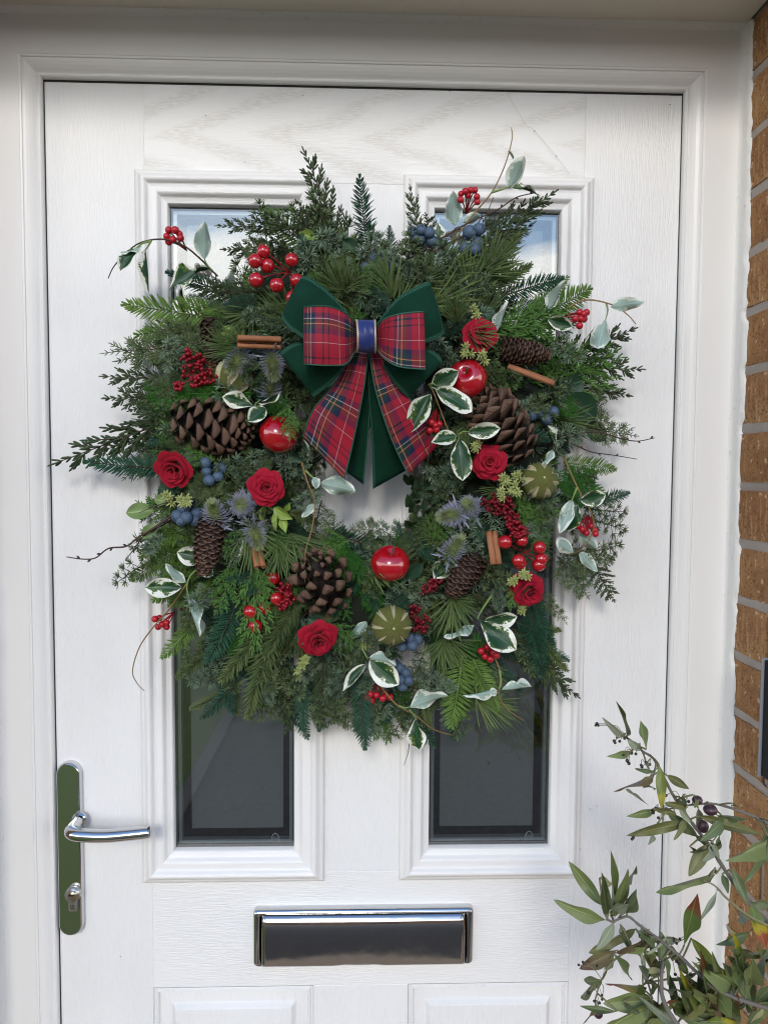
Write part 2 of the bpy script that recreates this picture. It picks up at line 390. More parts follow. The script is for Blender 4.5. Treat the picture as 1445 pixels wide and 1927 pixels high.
# ------------------------------------------------------------------ house wall with real bricks at the reveal
RX, LX, SOF = 0.4968, -0.4835, 2.0815
house = empty('house_wall', (0, 0.05, -0.2)); tag(house, 'buff brown brick house wall around the recessed white front door', 'wall')
b = MB()
b.box((RX+0.006, -0.221, -0.2), (0.96, 0.12, 2.30)); b.box((-0.96, -0.106, -0.2), (LX-0.006, 0.12, 2.30))
b.obj('mortar_joint', M_MORTAR, house)
b = MB()
b.box((0.95, -0.2295, -0.2), (4.5, 0.12, 2.30)); b.box((-4.5, -0.1145, -0.2), (-0.95, 0.12, 2.30)); b.box((-4.5, -0.2295, 2.30), (4.5, 0.12, 5.2))
b.obj('upper_brickwork', M_FARBRICK, house)
b = MB()
b.box((RX-0.05, -0.112, SOF+0.02), (0.95, 0.12, 2.30)); b.box((-0.95, -0.112, SOF+0.02), (RX-0.06, 0.12, 2.30))
def brick_mesh(lx, seed, ly=0.1025):
    """one sand-faced brick, its faces gently uneven, its arrises worn"""
    r = random.Random(seed); b = MB(); nx = max(2, int(lx/0.05)); ny, nz = max(3, int(ly/0.04)), 3
    lz = 0.0655; g = {}
    def pt(i, j, k):
        if (i, j, k) in g: return g[i, j, k]
        x, y, z = i/nx, j/ny, k/nz; e = 0.0014
        on = (i in (0, nx)) + (j in (0, ny)) + (k in (0, nz))
        px = min(max(x*lx, 0), lx); c = [px, y*ly, z*lz]
        if on >= 2:
            q = e*(0.5+r.random())
            for ax, (ii, nn) in enumerate(((i, nx), (j, ny), (k, nz))):
                if ii == 0: c[ax] += q
                elif ii == nn: c[ax] -= q
        c = [v + r.uniform(-0.0006, 0.0006) for v in c]
        g[i, j, k] = b.vert((c[0]-lx/2, c[1]-ly/2, c[2]-lz/2)); return g[i, j, k]
    for i in range(nx):
        for k in range(nz):
            b.face((pt(i,0,k), pt(i+1,0,k), pt(i+1,0,k+1), pt(i,0,k+1))); b.face((pt(i,ny,k), pt(i,ny,k+1), pt(i+1,ny,k+1), pt(i+1,ny,k)))
        for j in range(ny):
            b.face((pt(i,j,0), pt(i,j+1,0), pt(i+1,j+1,0), pt(i+1,j,0))); b.face((pt(i,j,nz), pt(i+1,j,nz), pt(i+1,j+1,nz), pt(i,j+1,nz)))
    for j in range(ny):
        for k in range(nz):
            b.face((pt(0,j,k), pt(0,j,k+1), pt(0,j+1,k+1), pt(0,j+1,k))); b.face((pt(nx,j,k), pt(nx,j+1,k), pt(nx,j+1,k+1), pt(nx,j,k+1)))
    b.sm = [False]*len(b.f); return b.mesh('brick', [M_BRICK])
full = [brick_mesh(0.215, s) for s in range(5)]; half = [brick_mesh(0.1025, 40+s) for s in range(5)]; deep = [brick_mesh(0.1025, 20+s, 0.2155) for s in range(5)]
zj = Z0 + 0.0585 - 0.075*22
for row in range(31):
    z = zj + row*0.075 + 0.0375
    if z > 2.26 or z < -0.16: continue
    for side, X in ((1, RX), (-1, LX)):
        if row % 2 == 0: lay = [(0.0, 0.215, 0.0, 0.1025, full), (0.0, 0.215, 0.113, 0.1025, full), (0.225, 0.215, 0.113, 0.1025, full)]
        else: lay = [(0.0, 0.1025, 0.0, 0.2155, deep), (0.1125, 0.215, 0.113, 0.1025, full), (0.3375, 0.1025, 0.0, 0.2155, deep)]
        if side < 0: lay = [(0.0, 0.215, 0.0, 0.1025, full), (0.225, 0.215, 0.0, 0.1025, full)] if row % 2 == 0 else [(0.0, 0.1025, 0.0, 0.1025, half), (0.1125, 0.215, 0.0, 0.1025, full), (0.3375, 0.1025, 0.0, 0.1025, half)]
        for x, lx, yo, ly, pool in lay:
            o = bpy.data.objects.new('brick', random.choice(pool))
            M = Matrix.Translation((X + side*(x+lx/2) + U(-0.001, 0.001), -0.012-yo-ly/2 + U(-0.001, 0.0005), z)) @ Matrix.Rotation(U(-0.006, 0.006), 4, 'Y')
            link(o, house, M)
# mortar in the reveal: struck joints, each bed a little ragged
b = MB()
for row in range(31):
    z = zj + row*0.075
    if z > 2.26 or z < -0.16: continue
    for side, X in ((1, RX), (-1, LX)):
        pts_t = []; pts_b = []
        for k in range(18 if side > 0 else 9):
            y = -0.012 - k*0.0128
            pts_t.append(b.vert((X+side*(0.0005+U(0.001, 0.003)), y, z+0.0065+U(-0.0012, 0.0012)))); pts_b.append(b.vert((X+side*(0.0038+U(-0.0005, 0.001)), y, z-0.0065+U(-0.001, 0.001))))
        for k in range(len(pts_t)-1): b.face((pts_t[k], pts_t[k+1], pts_b[k+1], pts_b[k]) if side > 0 else (pts_b[k], pts_b[k+1], pts_t[k+1], pts_t[k]))
b.obj('bed_joint', M_MORTAR, house)
b = MB()
x0, x1, y0, y1, zz0, zz1 = -0.47, 0.48, 0.13, 3.2, 0.0, 2.35
for q in (((x0-.6,y1,zz0),(x1+.6,y1,zz0),(x1+.6,y1,zz1),(x0-.6,y1,zz1)), ((x0-.6,y0,zz0),(x0-.6,y1,zz0),(x0-.6,y1,zz1),(x0-.6,y0,zz1)), ((x1+.6,y1,zz0),(x1+.6,y0,zz0),(x1+.6,y0,zz1),(x1+.6,y1,zz1)), ((x0-.6,y0,zz1),(x0-.6,y1,zz1),(x1+.6,y1,zz1),(x1+.6,y0,zz1)), ((x0-.6,y0,zz0),(x1+.6,y0,zz0),(x1+.6,y1,zz0),(x0-.6,y1,zz0))):
    b.face([b.vert(p) for p in q], 0, False)
b.obj('hallway', simple('dim hallway', (0.05, 0.05, 0.05), 0.9), house)

CANOPY = 0.245
b = MB(); b.box((LX+0.001, -0.2295, SOF), (RX-0.002, 0.05, SOF+0.018)); b.box((-0.62, -CANOPY, SOF+0.004), (0.60, -0.2305, SOF+0.16))
can = b.obj('porch_canopy', M_SOFFIT); tag(can, 'white painted soffit and canopy over the front door', 'canopy')

# ------------------------------------------------------------------ door frame
def mitre_frame(b, prof, x0, x1, z0, z1, mats=(0, 0), sides='LTRB', inward=True, smooth=True):
    """sweep a profile [(offset, proud)] round a rectangle with mitred corners; offset runs inward or outward"""
    sg = 1 if inward else -1
    def cx(o): return (x0+sg*o, x1-sg*o, z0+sg*o, z1-sg*o)
    for s in sides:
        prev = None
        for o, d in prof:
            a0, a1, c0, c1 = cx(o)
            if s == 'L': e = ((a0, -d, c0), (a0, -d, c1))
            elif s == 'R': e = ((a1, -d, c1), (a1, -d, c0))
            elif s == 'T': e = ((a0, -d, c1), (a1, -d, c1))
            else: e = ((a1, -d, c0), (a0, -d, c0))
            cur = (b.vert(e[0]), b.vert(e[1]))
            if prev:
                ids = (prev[0], prev[1], cur[1], cur[0])
                b.face(ids if inward else ids[::-1], mats[0] if s in 'LR' else mats[1], smooth)
            prev = cur
frame = empty('door_frame', (0, 0, 0)); tag(frame, 'white moulded frame round the front door, mitred at its top corners', 'door frame')
prof = [(0.0, -0.03), (0.0, 0.0085), (0.0012, 0.0105), (0.0032, 0.0105), (0.0042, 0.0085), (0.0050, 0.0080), (0.0062, 0.0086), (0.0095, 0.0118), (0.013, 0.0142), (0.017, 0.0156), (0.0195, 0.0158), (0.0202, 0.0148), (0.0210, 0.0148), (0.0218, 0.0166), (0.0240, 0.0168), (0.0248, 0.0176), (0.0800, 0.0180), (0.0802, -0.03)]
fx0, fx1, fz1 = -0.4133, 0.4243, Z0+0.5035
for nm, sd_ in (('jamb', 'L'), ('jamb', 'R'), ('head', 'T')):
    b = MB(); mitre_frame(b, prof, fx0, fx1, -0.6, fz1, sides=sd_, inward=False, smooth=False)
    b.obj(nm, M_FRAME, frame)
b = MB(); b.box((fx0, -0.0012, 0.03), (fx0+0.0012, 0.004, fz1-0.0022)); b.box((fx1-0.0011, -0.0012, 0.03), (fx1, 0.004, fz1-0.0022)); b.box((fx0, -0.0012, fz1-0.0021), (fx1, 0.004, fz1)); b.obj('gasket', M_GAP, frame)
b = MB(); b.box((-0.48, -0.06, -0.03), (0.49, 0.06, 0.03), bev=0.004); b.obj('threshold', M_SATIN, frame)
# sealant between frame and brick, ragged towards the bricks
def sealant(side, X):
    b = MB(); r = random.Random(5+side); n = 260; prev = None; w = 0.030
    for k in range(n+1):
        z = -0.05 + (SOF+0.05)*k/n
        ph = ((z-zj) % 0.075)/0.075
        w += r.uniform(-0.0016, 0.0016); w = min(max(w, 0.022), 0.031)
        ww = w + r.uniform(-0.0018, 0.0018) - (0.006 if ph < 0.09 or ph > 0.91 else 0.0)
        cove = 0.006 + 0.0006*math.sin(z*13) + r.uniform(-0.0003, 0.0003)
        row = [(X-side*cove, -0.0178, z), (X-side*(cove*0.55), -0.0196, z), (X-side*0.0022, -0.0235, z), (X-side*0.0016, -0.0178-ww*0.6, z), (X-side*0.0012, -0.0178-ww, z), (X+side*0.003, -0.0178-ww-0.0002, z)]
        cur = [b.vert(p) for p in row]
        if prev:
            for i in range(5):
                q = (prev[i], prev[i+1], cur[i+1], cur[i]); b.face(q[::-1] if side > 0 else q, 0, True)
        prev = cur
    b.obj('sealant', M_CAULK, frame)
sealant(1, RX); sealant(-1, LX)
b = MB(); prev = None; r = random.Random(3)
for k in range(61):
    x = LX + (RX-LX)*k/60; wv = 0.006+r.uniform(-0.0006, 0.0006)
    cur = [b.vert((x, -0.0178, SOF-wv)), b.vert((x, -0.021, SOF-wv*0.45)), b.vert((x, -0.0178-wv*1.6, SOF-0.0008)), b.vert((x, -0.0178-wv*1.6, SOF+0.002))]
    if prev:
        for i in range(3): b.face((prev[i], cur[i], cur[i+1], prev[i+1])[::-1])
    prev = cur
b.obj('head_sealant', M_CAULK, frame)

# ------------------------------------------------------------------ door leaf
door = empty('front_door', (0, 0.02, 0)); tag(door, 'white wood-grained front door with two tall glazed panels', 'door')
T = 0.044
def slab(nm, x0, x1, z0, z1, mat, y=0.0):
    b = MB(); b.box((x0, y, z0), (x1, T, z1), bev=0.0007); return b.obj(nm, mat, door)
XL, XR = -0.2855, 0.2950
slab('stile', -0.424, XL, 0.035, 2.012, M_STILE); slab('stile', XR, 0.434, 0.035, 2.012, M_STILE)
slab('top_rail', XL, XR, 1.8795, 2.012, M_TOPRAIL)
slab('mullion', -0.0600, 0.0655, 0.945, 1.8795, M_STILE)
slab('lock_rail', XL, XR, 0.7810, 0.945, M_RAIL)
slab('lower_mullion', -0.0640, 0.0687, 0.12, 0.7810, M_STILE)
slab('bottom_rail', XL, XR, 0.035, 0.12, M_RAIL)
b = MB(); b.box((-0.43, 0.002, 0.035), (-0.4242, 0.04, 2.0)); b.box((0.4342, 0.002, 0.035), (0.441, 0.04, 2.0)); b.box((-0.43, 0.002, 2.0122), (0.441, 0.04, 2.018)); b.obj('weather_seal', M_GAP, door)
mprof = [(0.0, -0.003), (0.0, 0.0050), (0.0012, 0.0068), (0.0040, 0.0076), (0.0060, 0.0084), (0.0080, 0.0120), (0.0105, 0.0146), (0.0130, 0.0150), (0.0150, 0.0140), (0.0168, 0.0112), (0.0178, 0.0090), (0.0190, 0.0084),
         (0.0240, 0.0086), (0.0285, 0.0088), (0.0300, 0.0078), (0.0318, 0.0052), (0.0330, 0.0024), (0.0342, 0.0016), (0.0400, 0.0014), (0.0412, 0.0004), (0.0420, -0.0040), (0.0420, -0.0110)]
WZ0, WZ1 = 0.9345, 1.8910
GY = 0.0095
etch_pts = None
for x0, x1 in ((-0.2970, -0.0492), (0.0540, 0.3065)):
    b = MB(); mitre_frame(b, mprof, x0, x1, WZ0, WZ1, mats=(0, 1)); wf = b.obj('window_frame', [M_MOULDV, M_MOULDH], door)
    gx0, gx1, gz0, gz1 = x0+0.0385, x1-0.0385, WZ0+0.0385, WZ1-0.0385
    b = MB(); b.box((gx0, GY, gz0), (gx1, GY+0.004, gz1)); b.obj('pane', M_GLASS, wf)
    # spacer bar of the sealed unit, then the frosted inner sheet with a clear border
    b = MB()
    i, wd = 0.0065, 0.0045
    b.box((gx0+i, GY+0.0062, gz0+i), (gx0+i+wd, GY+0.016, gz1-i)); b.box((gx1-i-wd, GY+0.0062, gz0+i), (gx1-i, GY+0.016, gz1-i))
    b.box((gx0+i+wd, GY+0.0062, gz0+i), (gx1-i-wd, GY+0.016, gz0+i+wd)); b.box((gx0+i+wd, GY+0.0062, gz1-i-wd), (gx1-i-wd, GY+0.016, gz1-i))
    b.obj('spacer_bar', M_SPACER, wf)
    b = MB(); i = 0.021; b.box((gx0+i, GY+0.020, gz0+i), (gx1-i, GY+0.024, gz1-i)); b.obj('frosted_pane', M_FROST, wf)
    # small arched maker's stamp etched into the corner of the glass
    b = MB(); cx_, cz_ = gx1-0.030, gz0+0.0135
    arc = [Vector((cx_+0.0052*math.cos(a), GY-0.0004, cz_+0.009*math.sin(a))) for a in np.linspace(0, PI, 13)]
    b.tube([Vector((cx_+0.0052, GY-0.0004, cz_-0.004))]+arc+[Vector((cx_-0.0052, GY-0.0004, cz_-0.004))], 0.00028, 4)
    b.tube([Vector((cx_-0.003, GY-0.0004, cz_)), Vector((cx_-0.001, GY-0.0004, cz_+0.003)), Vector((cx_+0.001, GY-0.0004, cz_)), Vector((cx_+0.003, GY-0.0004, cz_+0.003))], 0.00025, 4)
    b.obj('etched_stamp', M_ETCH, wf)
pprof = [(0.0, 0.0), (0.0012, -0.0030), (0.0030, -0.0034), (0.0048, -0.0008), (0.0066, -0.0006), (0.0080, -0.0050), (0.0092, -0.0058), (0.0245, -0.0050), (0.0262, -0.0036), (0.0300, 0.0012), (0.0312, 0.0018)]
for x0, x1 in ((XL, -0.0640), (0.0687, XR)):
    b = MB(); mitre_frame(b, pprof, x0, x1, 0.12, 0.7810, smooth=False)
    o = pprof[-1][0]; b.face([b.vert(p) for p in ((x0+o, -0.0018, 0.12+o), (x1-o, -0.0018, 0.12+o), (x1-o, -0.0018, 0.781-o), (x0+o, -0.0018, 0.781-o))], 0, False)
    b.obj('raised_panel', M_STILE, door)
# ---- handle
cx_, hz = -0.3935, Z0-0.515
b = MB()
def stadium(hw, half, y, n=14):
    return [b.vert((cx_+hw*math.cos(a), y, hz+half-hw+hw*math.sin(a))) for a in np.linspace(0, PI, n)] + [b.vert((cx_+hw*math.cos(a), y, hz-half+hw+hw*math.sin(a))) for a in np.linspace(PI, 2*PI, n)]
rings = [stadium(hw, hf, y) for hw, hf, y in ((0.0160, 0.1205, 0.0), (0.0160, 0.1205, -0.0088), (0.0157, 0.1202, -0.0102), (0.0150, 0.1195, -0.0112), (0.0140, 0.1185, -0.0118))]
for A, B in zip(rings, rings[1:]):
    for k in range(len(A)): b.face((A[k], A[(k+1) % len(A)], B[(k+1) % len(A)], B[k])[::-1], 0, True)
top = stadium(0.0140, 0.1185, -0.0118); b.face(top[::-1], 0, False)
plate = b.obj('handle_plate', M_CHROME, door)
b = MB()
root = P(151, 1540, 0.012); rx, rz = root.x, root.z
path = spline([(rx, -0.010, rz), (rx, -0.026, rz), (rx+0.0005, -0.041, rz), (rx+0.005, -0.0515, rz-0.0005), (rx+0.018, -0.0565, rz-0.001), (rx+0.050, -0.057, rz-0.0022), (rx+0.085, -0.055, rz-0.0005), (rx+0.106, -0.0535, rz+0.001)], 7)
rad = []
for i in range(len(path)):
    t = i/(len(path)-1); rad.append(0.0068+0.0022*min(1, t*2.6) - 0.0006*max(0, t-0.6))
rad[-1] *= 0.72; path.insert(-1, path[-2].lerp(path[-1], 0.85)); rad.insert(-1, rad[-2]*0.98)
b.tube(path, rad, 18, sq=0.93)
b.obj('lever', M_CHROME, plate)
b = MB(); b.tube([(rx, -0.0115, rz), (rx, -0.0165, rz)], 0.0094, 24); b.obj('lever_collar', M_CHROME, plate)
b = MB()
lk = P(140, 1680, 0.012); lx, lz = lk.x, lk.z
b.tube([(lx, -0.010, lz), (lx, -0.0185, lz)], 0.0102, 28); b.box((lx-0.0055, -0.0183, lz-0.0235), (lx+0.0055, -0.010, lz-0.004), bev=0.0015)
cyl = b.obj('lock_cylinder', M_SATIN, plate)
b = MB(); b.tube([(lx, -0.0183, lz), (lx, -0.0192, lz)], 0.0070, 24); b.obj('key_plug', simple('brass plug', (0.48, 0.42, 0.30), 0.3, Metallic=1.0), plate)
b = MB(); b.box((lx-0.0045, -0.0195, lz-0.0009), (lx+0.0030, -0.0189, lz+0.0009)); b.box((lx-0.004, -0.0195, lz-0.0006), (lx-0.0025, -0.0189, lz+0.0026)); b.obj('keyhole', M_BLACK, plate)
b = MB()
for dx in (-0.0026, -0.0003, 0.0018):
    b.box((lx+dx, -0.0186, lz-0.0165), (lx+dx+0.0007, -0.0182, lz-0.0135)); 
b.box((lx-0.003, -0.0186, lz-0.0185), (lx+0.003, -0.0182, lz-0.0179)); b.obj('stamped_mark', M_BLACK, plate)
# ---- letter plate
lb = empty('letter_plate', (0.006, 0, Z0-0.643), door)
bx0, bx1, bz0, bz1 = -0.1462, 0.1580, Z0-0.6830, Z0-0.6025
def rrect(b, x0, x1, z0, z1, r, y, n=6):
    out = []
    for (cx, cz, a0) in ((x1-r, z1-r, 0), (x0+r, z1-r, PI/2), (x0+r, z0+r, PI), (x1-r, z0+r, 1.5*PI)):
        for k in range(n+1):
            a = a0 + PI/2*k/n; out.append(b.vert((cx+r*math.cos(a), y, cz+r*math.sin(a))))
    return out
b = MB()
rings = [rrect(b, bx0, bx1, bz0, bz1, 0.006, 0.0), rrect(b, bx0, bx1, bz0, bz1, 0.006, -0.0085), rrect(b, bx0+0.0008, bx1-0.0008, bz0+0.0008, bz1-0.0012, 0.0058, -0.0112), rrect(b, bx0+0.003, bx1-0.003, bz0+0.002, bz1-0.004, 0.005, -0.0130),
         rrect(b, bx0+0.0120, bx1-0.0120, bz0+0.0022, bz1-0.0052, 0.001, -0.0130), rrect(b, bx0+0.0122, bx1-0.0122, bz0+0.0024, bz1-0.0054, 0.001, -0.002)]
for A, B in zip(rings, rings[1:]):
    for k in range(len(A)): b.face((A[k], A[(k+1) % len(A)], B[(k+1) % len(A)], B[k])[::-1], 0, True)
b.face(rings[-1][::-1], 1, False)
b.obj('letter_frame', [M_CHROME, M_BLACK], lb)
b = MB()
fz1_, fz0_ = bz1-0.0066, bz0+0.0012
fp = [(0.0, 0.0080), (0.015, 0.0115), (0.04, 0.0138), (0.08, 0.0156), (0.13, 0.0169), (0.19, 0.0178), (0.26, 0.0183), (0.36, 0.0186), (0.60, 0.0187), (0.80, 0.0187), (0.90, 0.0186), (0.935, 0.0176), (0.965, 0.0140), (1.0, 0.0090)]
def flap(u, v):
    i = v*(len(fp)-1); k = min(int(i), len(fp)-2); s, d = [fp[k][q] + (fp[k+1][q]-fp[k][q])*(i-k) for q in (0, 1)]
    x = bx0+0.0132 + u*(bx1-bx0-0.0264)
    xm = abs(x-0.000)/0.034
    lift = 0.0045*max(0.0, 1-xm**2)*max(0, (s-0.88)/0.12)
    z = fz1_ + (fz0_-fz1_)*s + lift
    return (x, -d - 0.0006*math.sin(u*PI)*math.sin(s*PI), z)
b.grid(flap, 48, 26, flip=False)
o = b.obj('letter_flap', chrome('polished letter flap', (0.50, 0.50, 0.51), 0.05), lb)
sm = o.modifiers.new('thick', 'SOLIDIFY'); sm.thickness = 0.0015; sm.offset = -1
# small dirt specks and a thread of cobweb on the top rail
b = MB()
cob = spline([P(950, 170, .002), P(988, 232, .003), P(1005, 246, .003), P(1046, 293, .003), P(1074, 332, .004), P(1095, 365, .012)], 5)
b.tube(cob, 0.00016, 4); 
for q in ((1005, 246), (1046, 293)): b.tube([P(q[0]-1, q[1], .003), P(q[0]+1.5, q[1]+1, .003)], 0.0008, 5)
b.obj('cobweb', simple('grey cobweb', (0.45, 0.43, 0.40), 0.9), door)
b = MB()
for q in ((387, 217), (460, 305), (846, 172), (1108, 475), (1110, 1523), (1123, 1517), (1092, 1598), (227, 1800), (86, 1869), (570, 180), (1260, 197)):
    p = P(q[0], q[1], 0.0006); b.tube([p+Vector((-0.0005, 0, 0)), p+Vector((0.0006, 0, U(-.0006, .0006)))], 0.0005, 5)
b.obj('dirt_speck', simple('dark grit', (0.06, 0.05, 0.04), 0.9), door)

# ------------------------------------------------------------------ sign on the reveal
sgn = empty('house_sign', (RX-0.006, -0.11, Z0-0.33)); tag(sgn, 'dark slate plaque with pale edge fixed to the brick reveal', 'sign')
pz1, pz0 = P(1438, 1238, 0.132).z, P(1425, 1462, 0.132).z
b = MB(); b.box((RX-0.0105, -0.218, pz0+0.002), (RX-0.0015, -0.1332, pz1-0.002), bev=0.0012); b.obj('plaque', simple('dark slate', (0.012, 0.0125, 0.015), 0.6, Specular__IOR__Level=0.15), sgn)
b = MB(); b.box((RX-0.0130, -0.1330, pz0), (RX-0.0015, -0.1300, pz1), bev=0.0008); b.obj('plaque_edge', simple('pale grey edge', (0.20, 0.22, 0.25), 0.5), sgn)
# ================================================================== wreath
M_FIR = needle_mat('dark fir needles', (0.009, 0.044, 0.026), (0.037, 0.113, 0.063))
M_OLIVE = needle_mat('olive spruce needles', (0.046, 0.081, 0.025), (0.140, 0.179, 0.057))
M_CYP = needle_mat('dark cypress needles', (0.022, 0.043, 0.018), (0.080, 0.118, 0.049))
M_HEM = needle_mat('yellow green hemlock needles', (0.060, 0.147, 0.022), (0.169, 0.269, 0.057))
M_CED = needle_mat('blue green cedar needles', (0.049, 0.099, 0.060), (0.248, 0.333, 0.212))
M_CEDG = needle_mat('green cedar needles', (0.037, 0.077, 0.030), (0.189, 0.251, 0.104))
M_THU = needle_mat('green thuja scales', (0.039, 0.121, 0.021), (0.124, 0.241, 0.049))
M_PLU = needle_mat('bright feathery conifer', (0.017, 0.094, 0.010), (0.059, 0.189, 0.024))
M_PINE = needle_mat('long pine needles', (0.042, 0.091, 0.027), (0.169, 0.231, 0.074))
M_TWIG = needle_mat('brown twig bark', (0.045, 0.028, 0.020), (0.085, 0.055, 0.040), 0.8)
M_GSTEM = needle_mat('green stem', (0.14, 0.22, 0.06), (0.22, 0.32, 0.10), 0.5)
M_VINE = needle_mat('tan vine', (0.20, 0.12, 0.04), (0.30, 0.19, 0.08), 0.6)
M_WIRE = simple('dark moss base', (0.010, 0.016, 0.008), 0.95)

def rx(v, a): return Matrix.Rotation(a, 3, 'X') @ v
def curve_stem(L, bend, n=9):
    return [Vector((L*i/n, bend*L*(i/n)**2, 0.012*L*math.sin(3*i/n))) for i in range(n+1)]
def along(path, t):
    k = min(int(t*(len(path)-1)), len(path)-2); f = t*(len(path)-1)-k
    return path[k].lerp(path[k+1], f), (path[k+1]-path[k]).normalized()
def g_fir(L, nl, ang0=62, n=46, wid=0.0019, bend=0.06, flat=0.5, seed=0, stem_r=0.0011):
    r = random.Random(seed); b = MB(); path = curve_stem(L, bend*r.uniform(-1, 1.5))
    b.tube(path, [stem_r*(1-0.6*i/(len(path)-1)) for i in range(len(path))], 5, 1)
    for i in range(n):
        t = 0.03 + 0.97*i/n; p, tg = along(path, t)
        env = min(1.0, 0.55+t*2.2) * (1.0 if t < 0.6 else 1.0-0.62*((t-0.6)/0.4)**1.4)
        for sgn, lift in ((1, 0.12), (-1, 0.12), (1, flat*1.15), (-1, flat*1.15), (0, 1.0)):
            if sgn == 0 and i % 2: continue
            a = math.radians(ang0*(1.0-0.42*t) + r.uniform(-9, 9)); side = Vector((-tg.y, tg.x, 0)); l = lift + r.uniform(-0.12, 0.12)
            if sgn == 0: d = tg*math.cos(a*0.8) + Vector((0, 0, 1))*math.sin(a*0.8) + side*r.uniform(-.3, .3)
            else: d = tg*math.cos(a) + (side*sgn*math.cos(l) + Vector((0, 0, 1))*math.sin(l))*math.sin(a)
            b.needle(p, d, Vector((0, 0, 1)) if sgn else side, nl*env*r.uniform(0.82, 1.1)*(0.85 if lift > 0.3 else 1), wid*r.uniform(0.8, 1.15), r.random(), 0, droop=0.10*r.uniform(-0.3, 1))
    for k in range(7):
        d = Vector((1, r.uniform(-.45, .45), r.uniform(-.2, .4))); b.needle(path[-1], d, Vector((0, 0, 1)), nl*0.42, wid, r.random())
    return b
def g_branched(L, seed, sub, spread=38, nsub=9, subL=0.34, wid=0.0022, nl=0.008, per=6, blunt=True, upright=0.25, end_taper=0.75, stem_r=0.0013, nang=30):
    """a stem with alternate branchlets set with short needles"""
    r = random.Random(seed); b = MB(); path = curve_stem(L, r.uniform(-0.10, 0.12))
    b.tube(path, [stem_r*(1-0.65*i/(len(path)-1)) for i in range(len(path))], 5, 1)
    def clothe(pth, n, ln, w):
        for i in range(n):
            t = (i+0.6)/n; p, tg = along(pth, t)
            side = Vector((-tg.y, tg.x, 0)); 
            if side.length < 1e-6: side = Vector((0, 1, 0))
            side.normalize()
            for sgn in (1, -1):
                a = math.radians(nang + r.uniform(-10, 10)); up = r.uniform(-0.2, 0.55)
                d = tg*math.cos(a) + (side*sgn*math.cos(up) + Vector((0, 0, 1))*math.sin(up))*math.sin(a)
                b.needle(p, d, Vector((0, 0, 1)), ln*r.uniform(0.75, 1.15)*(1-0.35*t), w*r.uniform(0.8, 1.1), r.random(), 0, blunt)
            if i % 2 == 0:
                d = tg*0.8 + Vector((0, 0, 1))*0.6 + side*r.uniform(-.3, .3); b.needle(p, d, side, ln*0.8, w, r.random(), 0, blunt)
        b.needle(pth[-1], (pth[-1]-pth[-2]), Vector((0, 0, 1)), ln*0.8, w*0.8, r.random(), 0, blunt)
    clothe(path, int(L/nl*1.5), nl, wid)
    for k in range(nsub):
        t = 0.08 + 0.80*k/nsub; p, tg = along(path, t); sgn = 1 if k % 2 else -1
        a = math.radians(spread + r.uniform(-8, 8)); side = Vector((-tg.y, tg.x, 0))*sgn
        l = L*subL*(1-end_taper*t)*r.uniform(0.8, 1.15)
        d = (tg*math.cos(a) + side*math.sin(a) + Vector((0, 0, r.uniform(-0.15, upright)))).normalized()
        pth = [p + d*(l*q/4) + tg*(0.10*l*(q/4)**2) for q in range(5)]
        b.tube(pth, [stem_r*0.5]*4+[stem_r*0.25], 4, 1, cap=False)
        clothe(pth, max(3, int(per*l/(L*subL)+1)), nl*0.92, wid)
        if sub and l > L*0.14:
            for kk in (0.35, 0.65):
                pp, tt = along(pth, kk)
                for s2 in (1, -1):
                    dd = (tt*0.8 + Vector((-tt.y, tt.x, 0))*s2*0.6 + Vector((0, 0, r.uniform(-.1, .25)))).normalized()
                    ll = l*0.42*(1.2-kk); p2 = [pp + dd*(ll*q/3) for q in range(4)]
                    clothe(p2, max(2, int(per*0.6)), nl*0.8, wid*0.9)
    return b
def tuft(b, r, c, ax, n, l, w, spread=1.25):
    ax = ax.normalized(); u = ax.orthogonal().normalized(); v = ax.cross(u)
    for k in range(n):
        ph = 2*PI*k/n*2.618 + r.uniform(-.2, .2); th = spread*math.sqrt((k+0.5)/n)*r.uniform(0.85, 1.1)
        d = ax*math.cos(th) + (u*math.cos(ph)+v*math.sin(ph))*math.sin(th)
        b.needle(c, d, ax if th > 0.2 else u, l*r.uniform(0.8, 1.1), w*r.uniform(0.8, 1.15), r.random(), 0, True)
def g_cedar(L, seed, n=8, nl=0.0138, wid=0.00175):
    r = random.Random(seed); b = MB(); path = curve_stem(L, r.uniform(-0.15, 0.15))
    b.tube(path, [0.0011*(1-0.6*i/(len(path)-1)) for i in range(len(path))], 5, 1)
    for k in range(n):
        t = 0.08 + 0.9*k/n; p, tg = along(path, t); sgn = 1 if k % 2 else -1
        side = Vector((-tg.y, tg.x, 0))*sgn; d = (tg*0.6 + side*r.uniform(0.5, 1.0) + Vector((0, 0, r.uniform(0.0, 0.8)))).normalized()
        l = L*r.uniform(0.10, 0.22)*(1.15-0.6*t); q = p + d*l
        b.tube([p, p.lerp(q, 0.5)+Vector((0, 0, 0.001)), q], 0.0006, 4, 1, cap=False)
        tuft(b, r, q, d + Vector((0, 0, 0.5)), 15, nl*r.uniform(0.8, 1.1), wid)
        if k % 2 == 0: tuft(b, r, p, Vector((0, 0, 1)) + side*0.5, 10, nl*0.85, wid)
    tuft(b, r, path[-1], Vector((1, 0, 0.35)), 15, nl, wid)
    return b
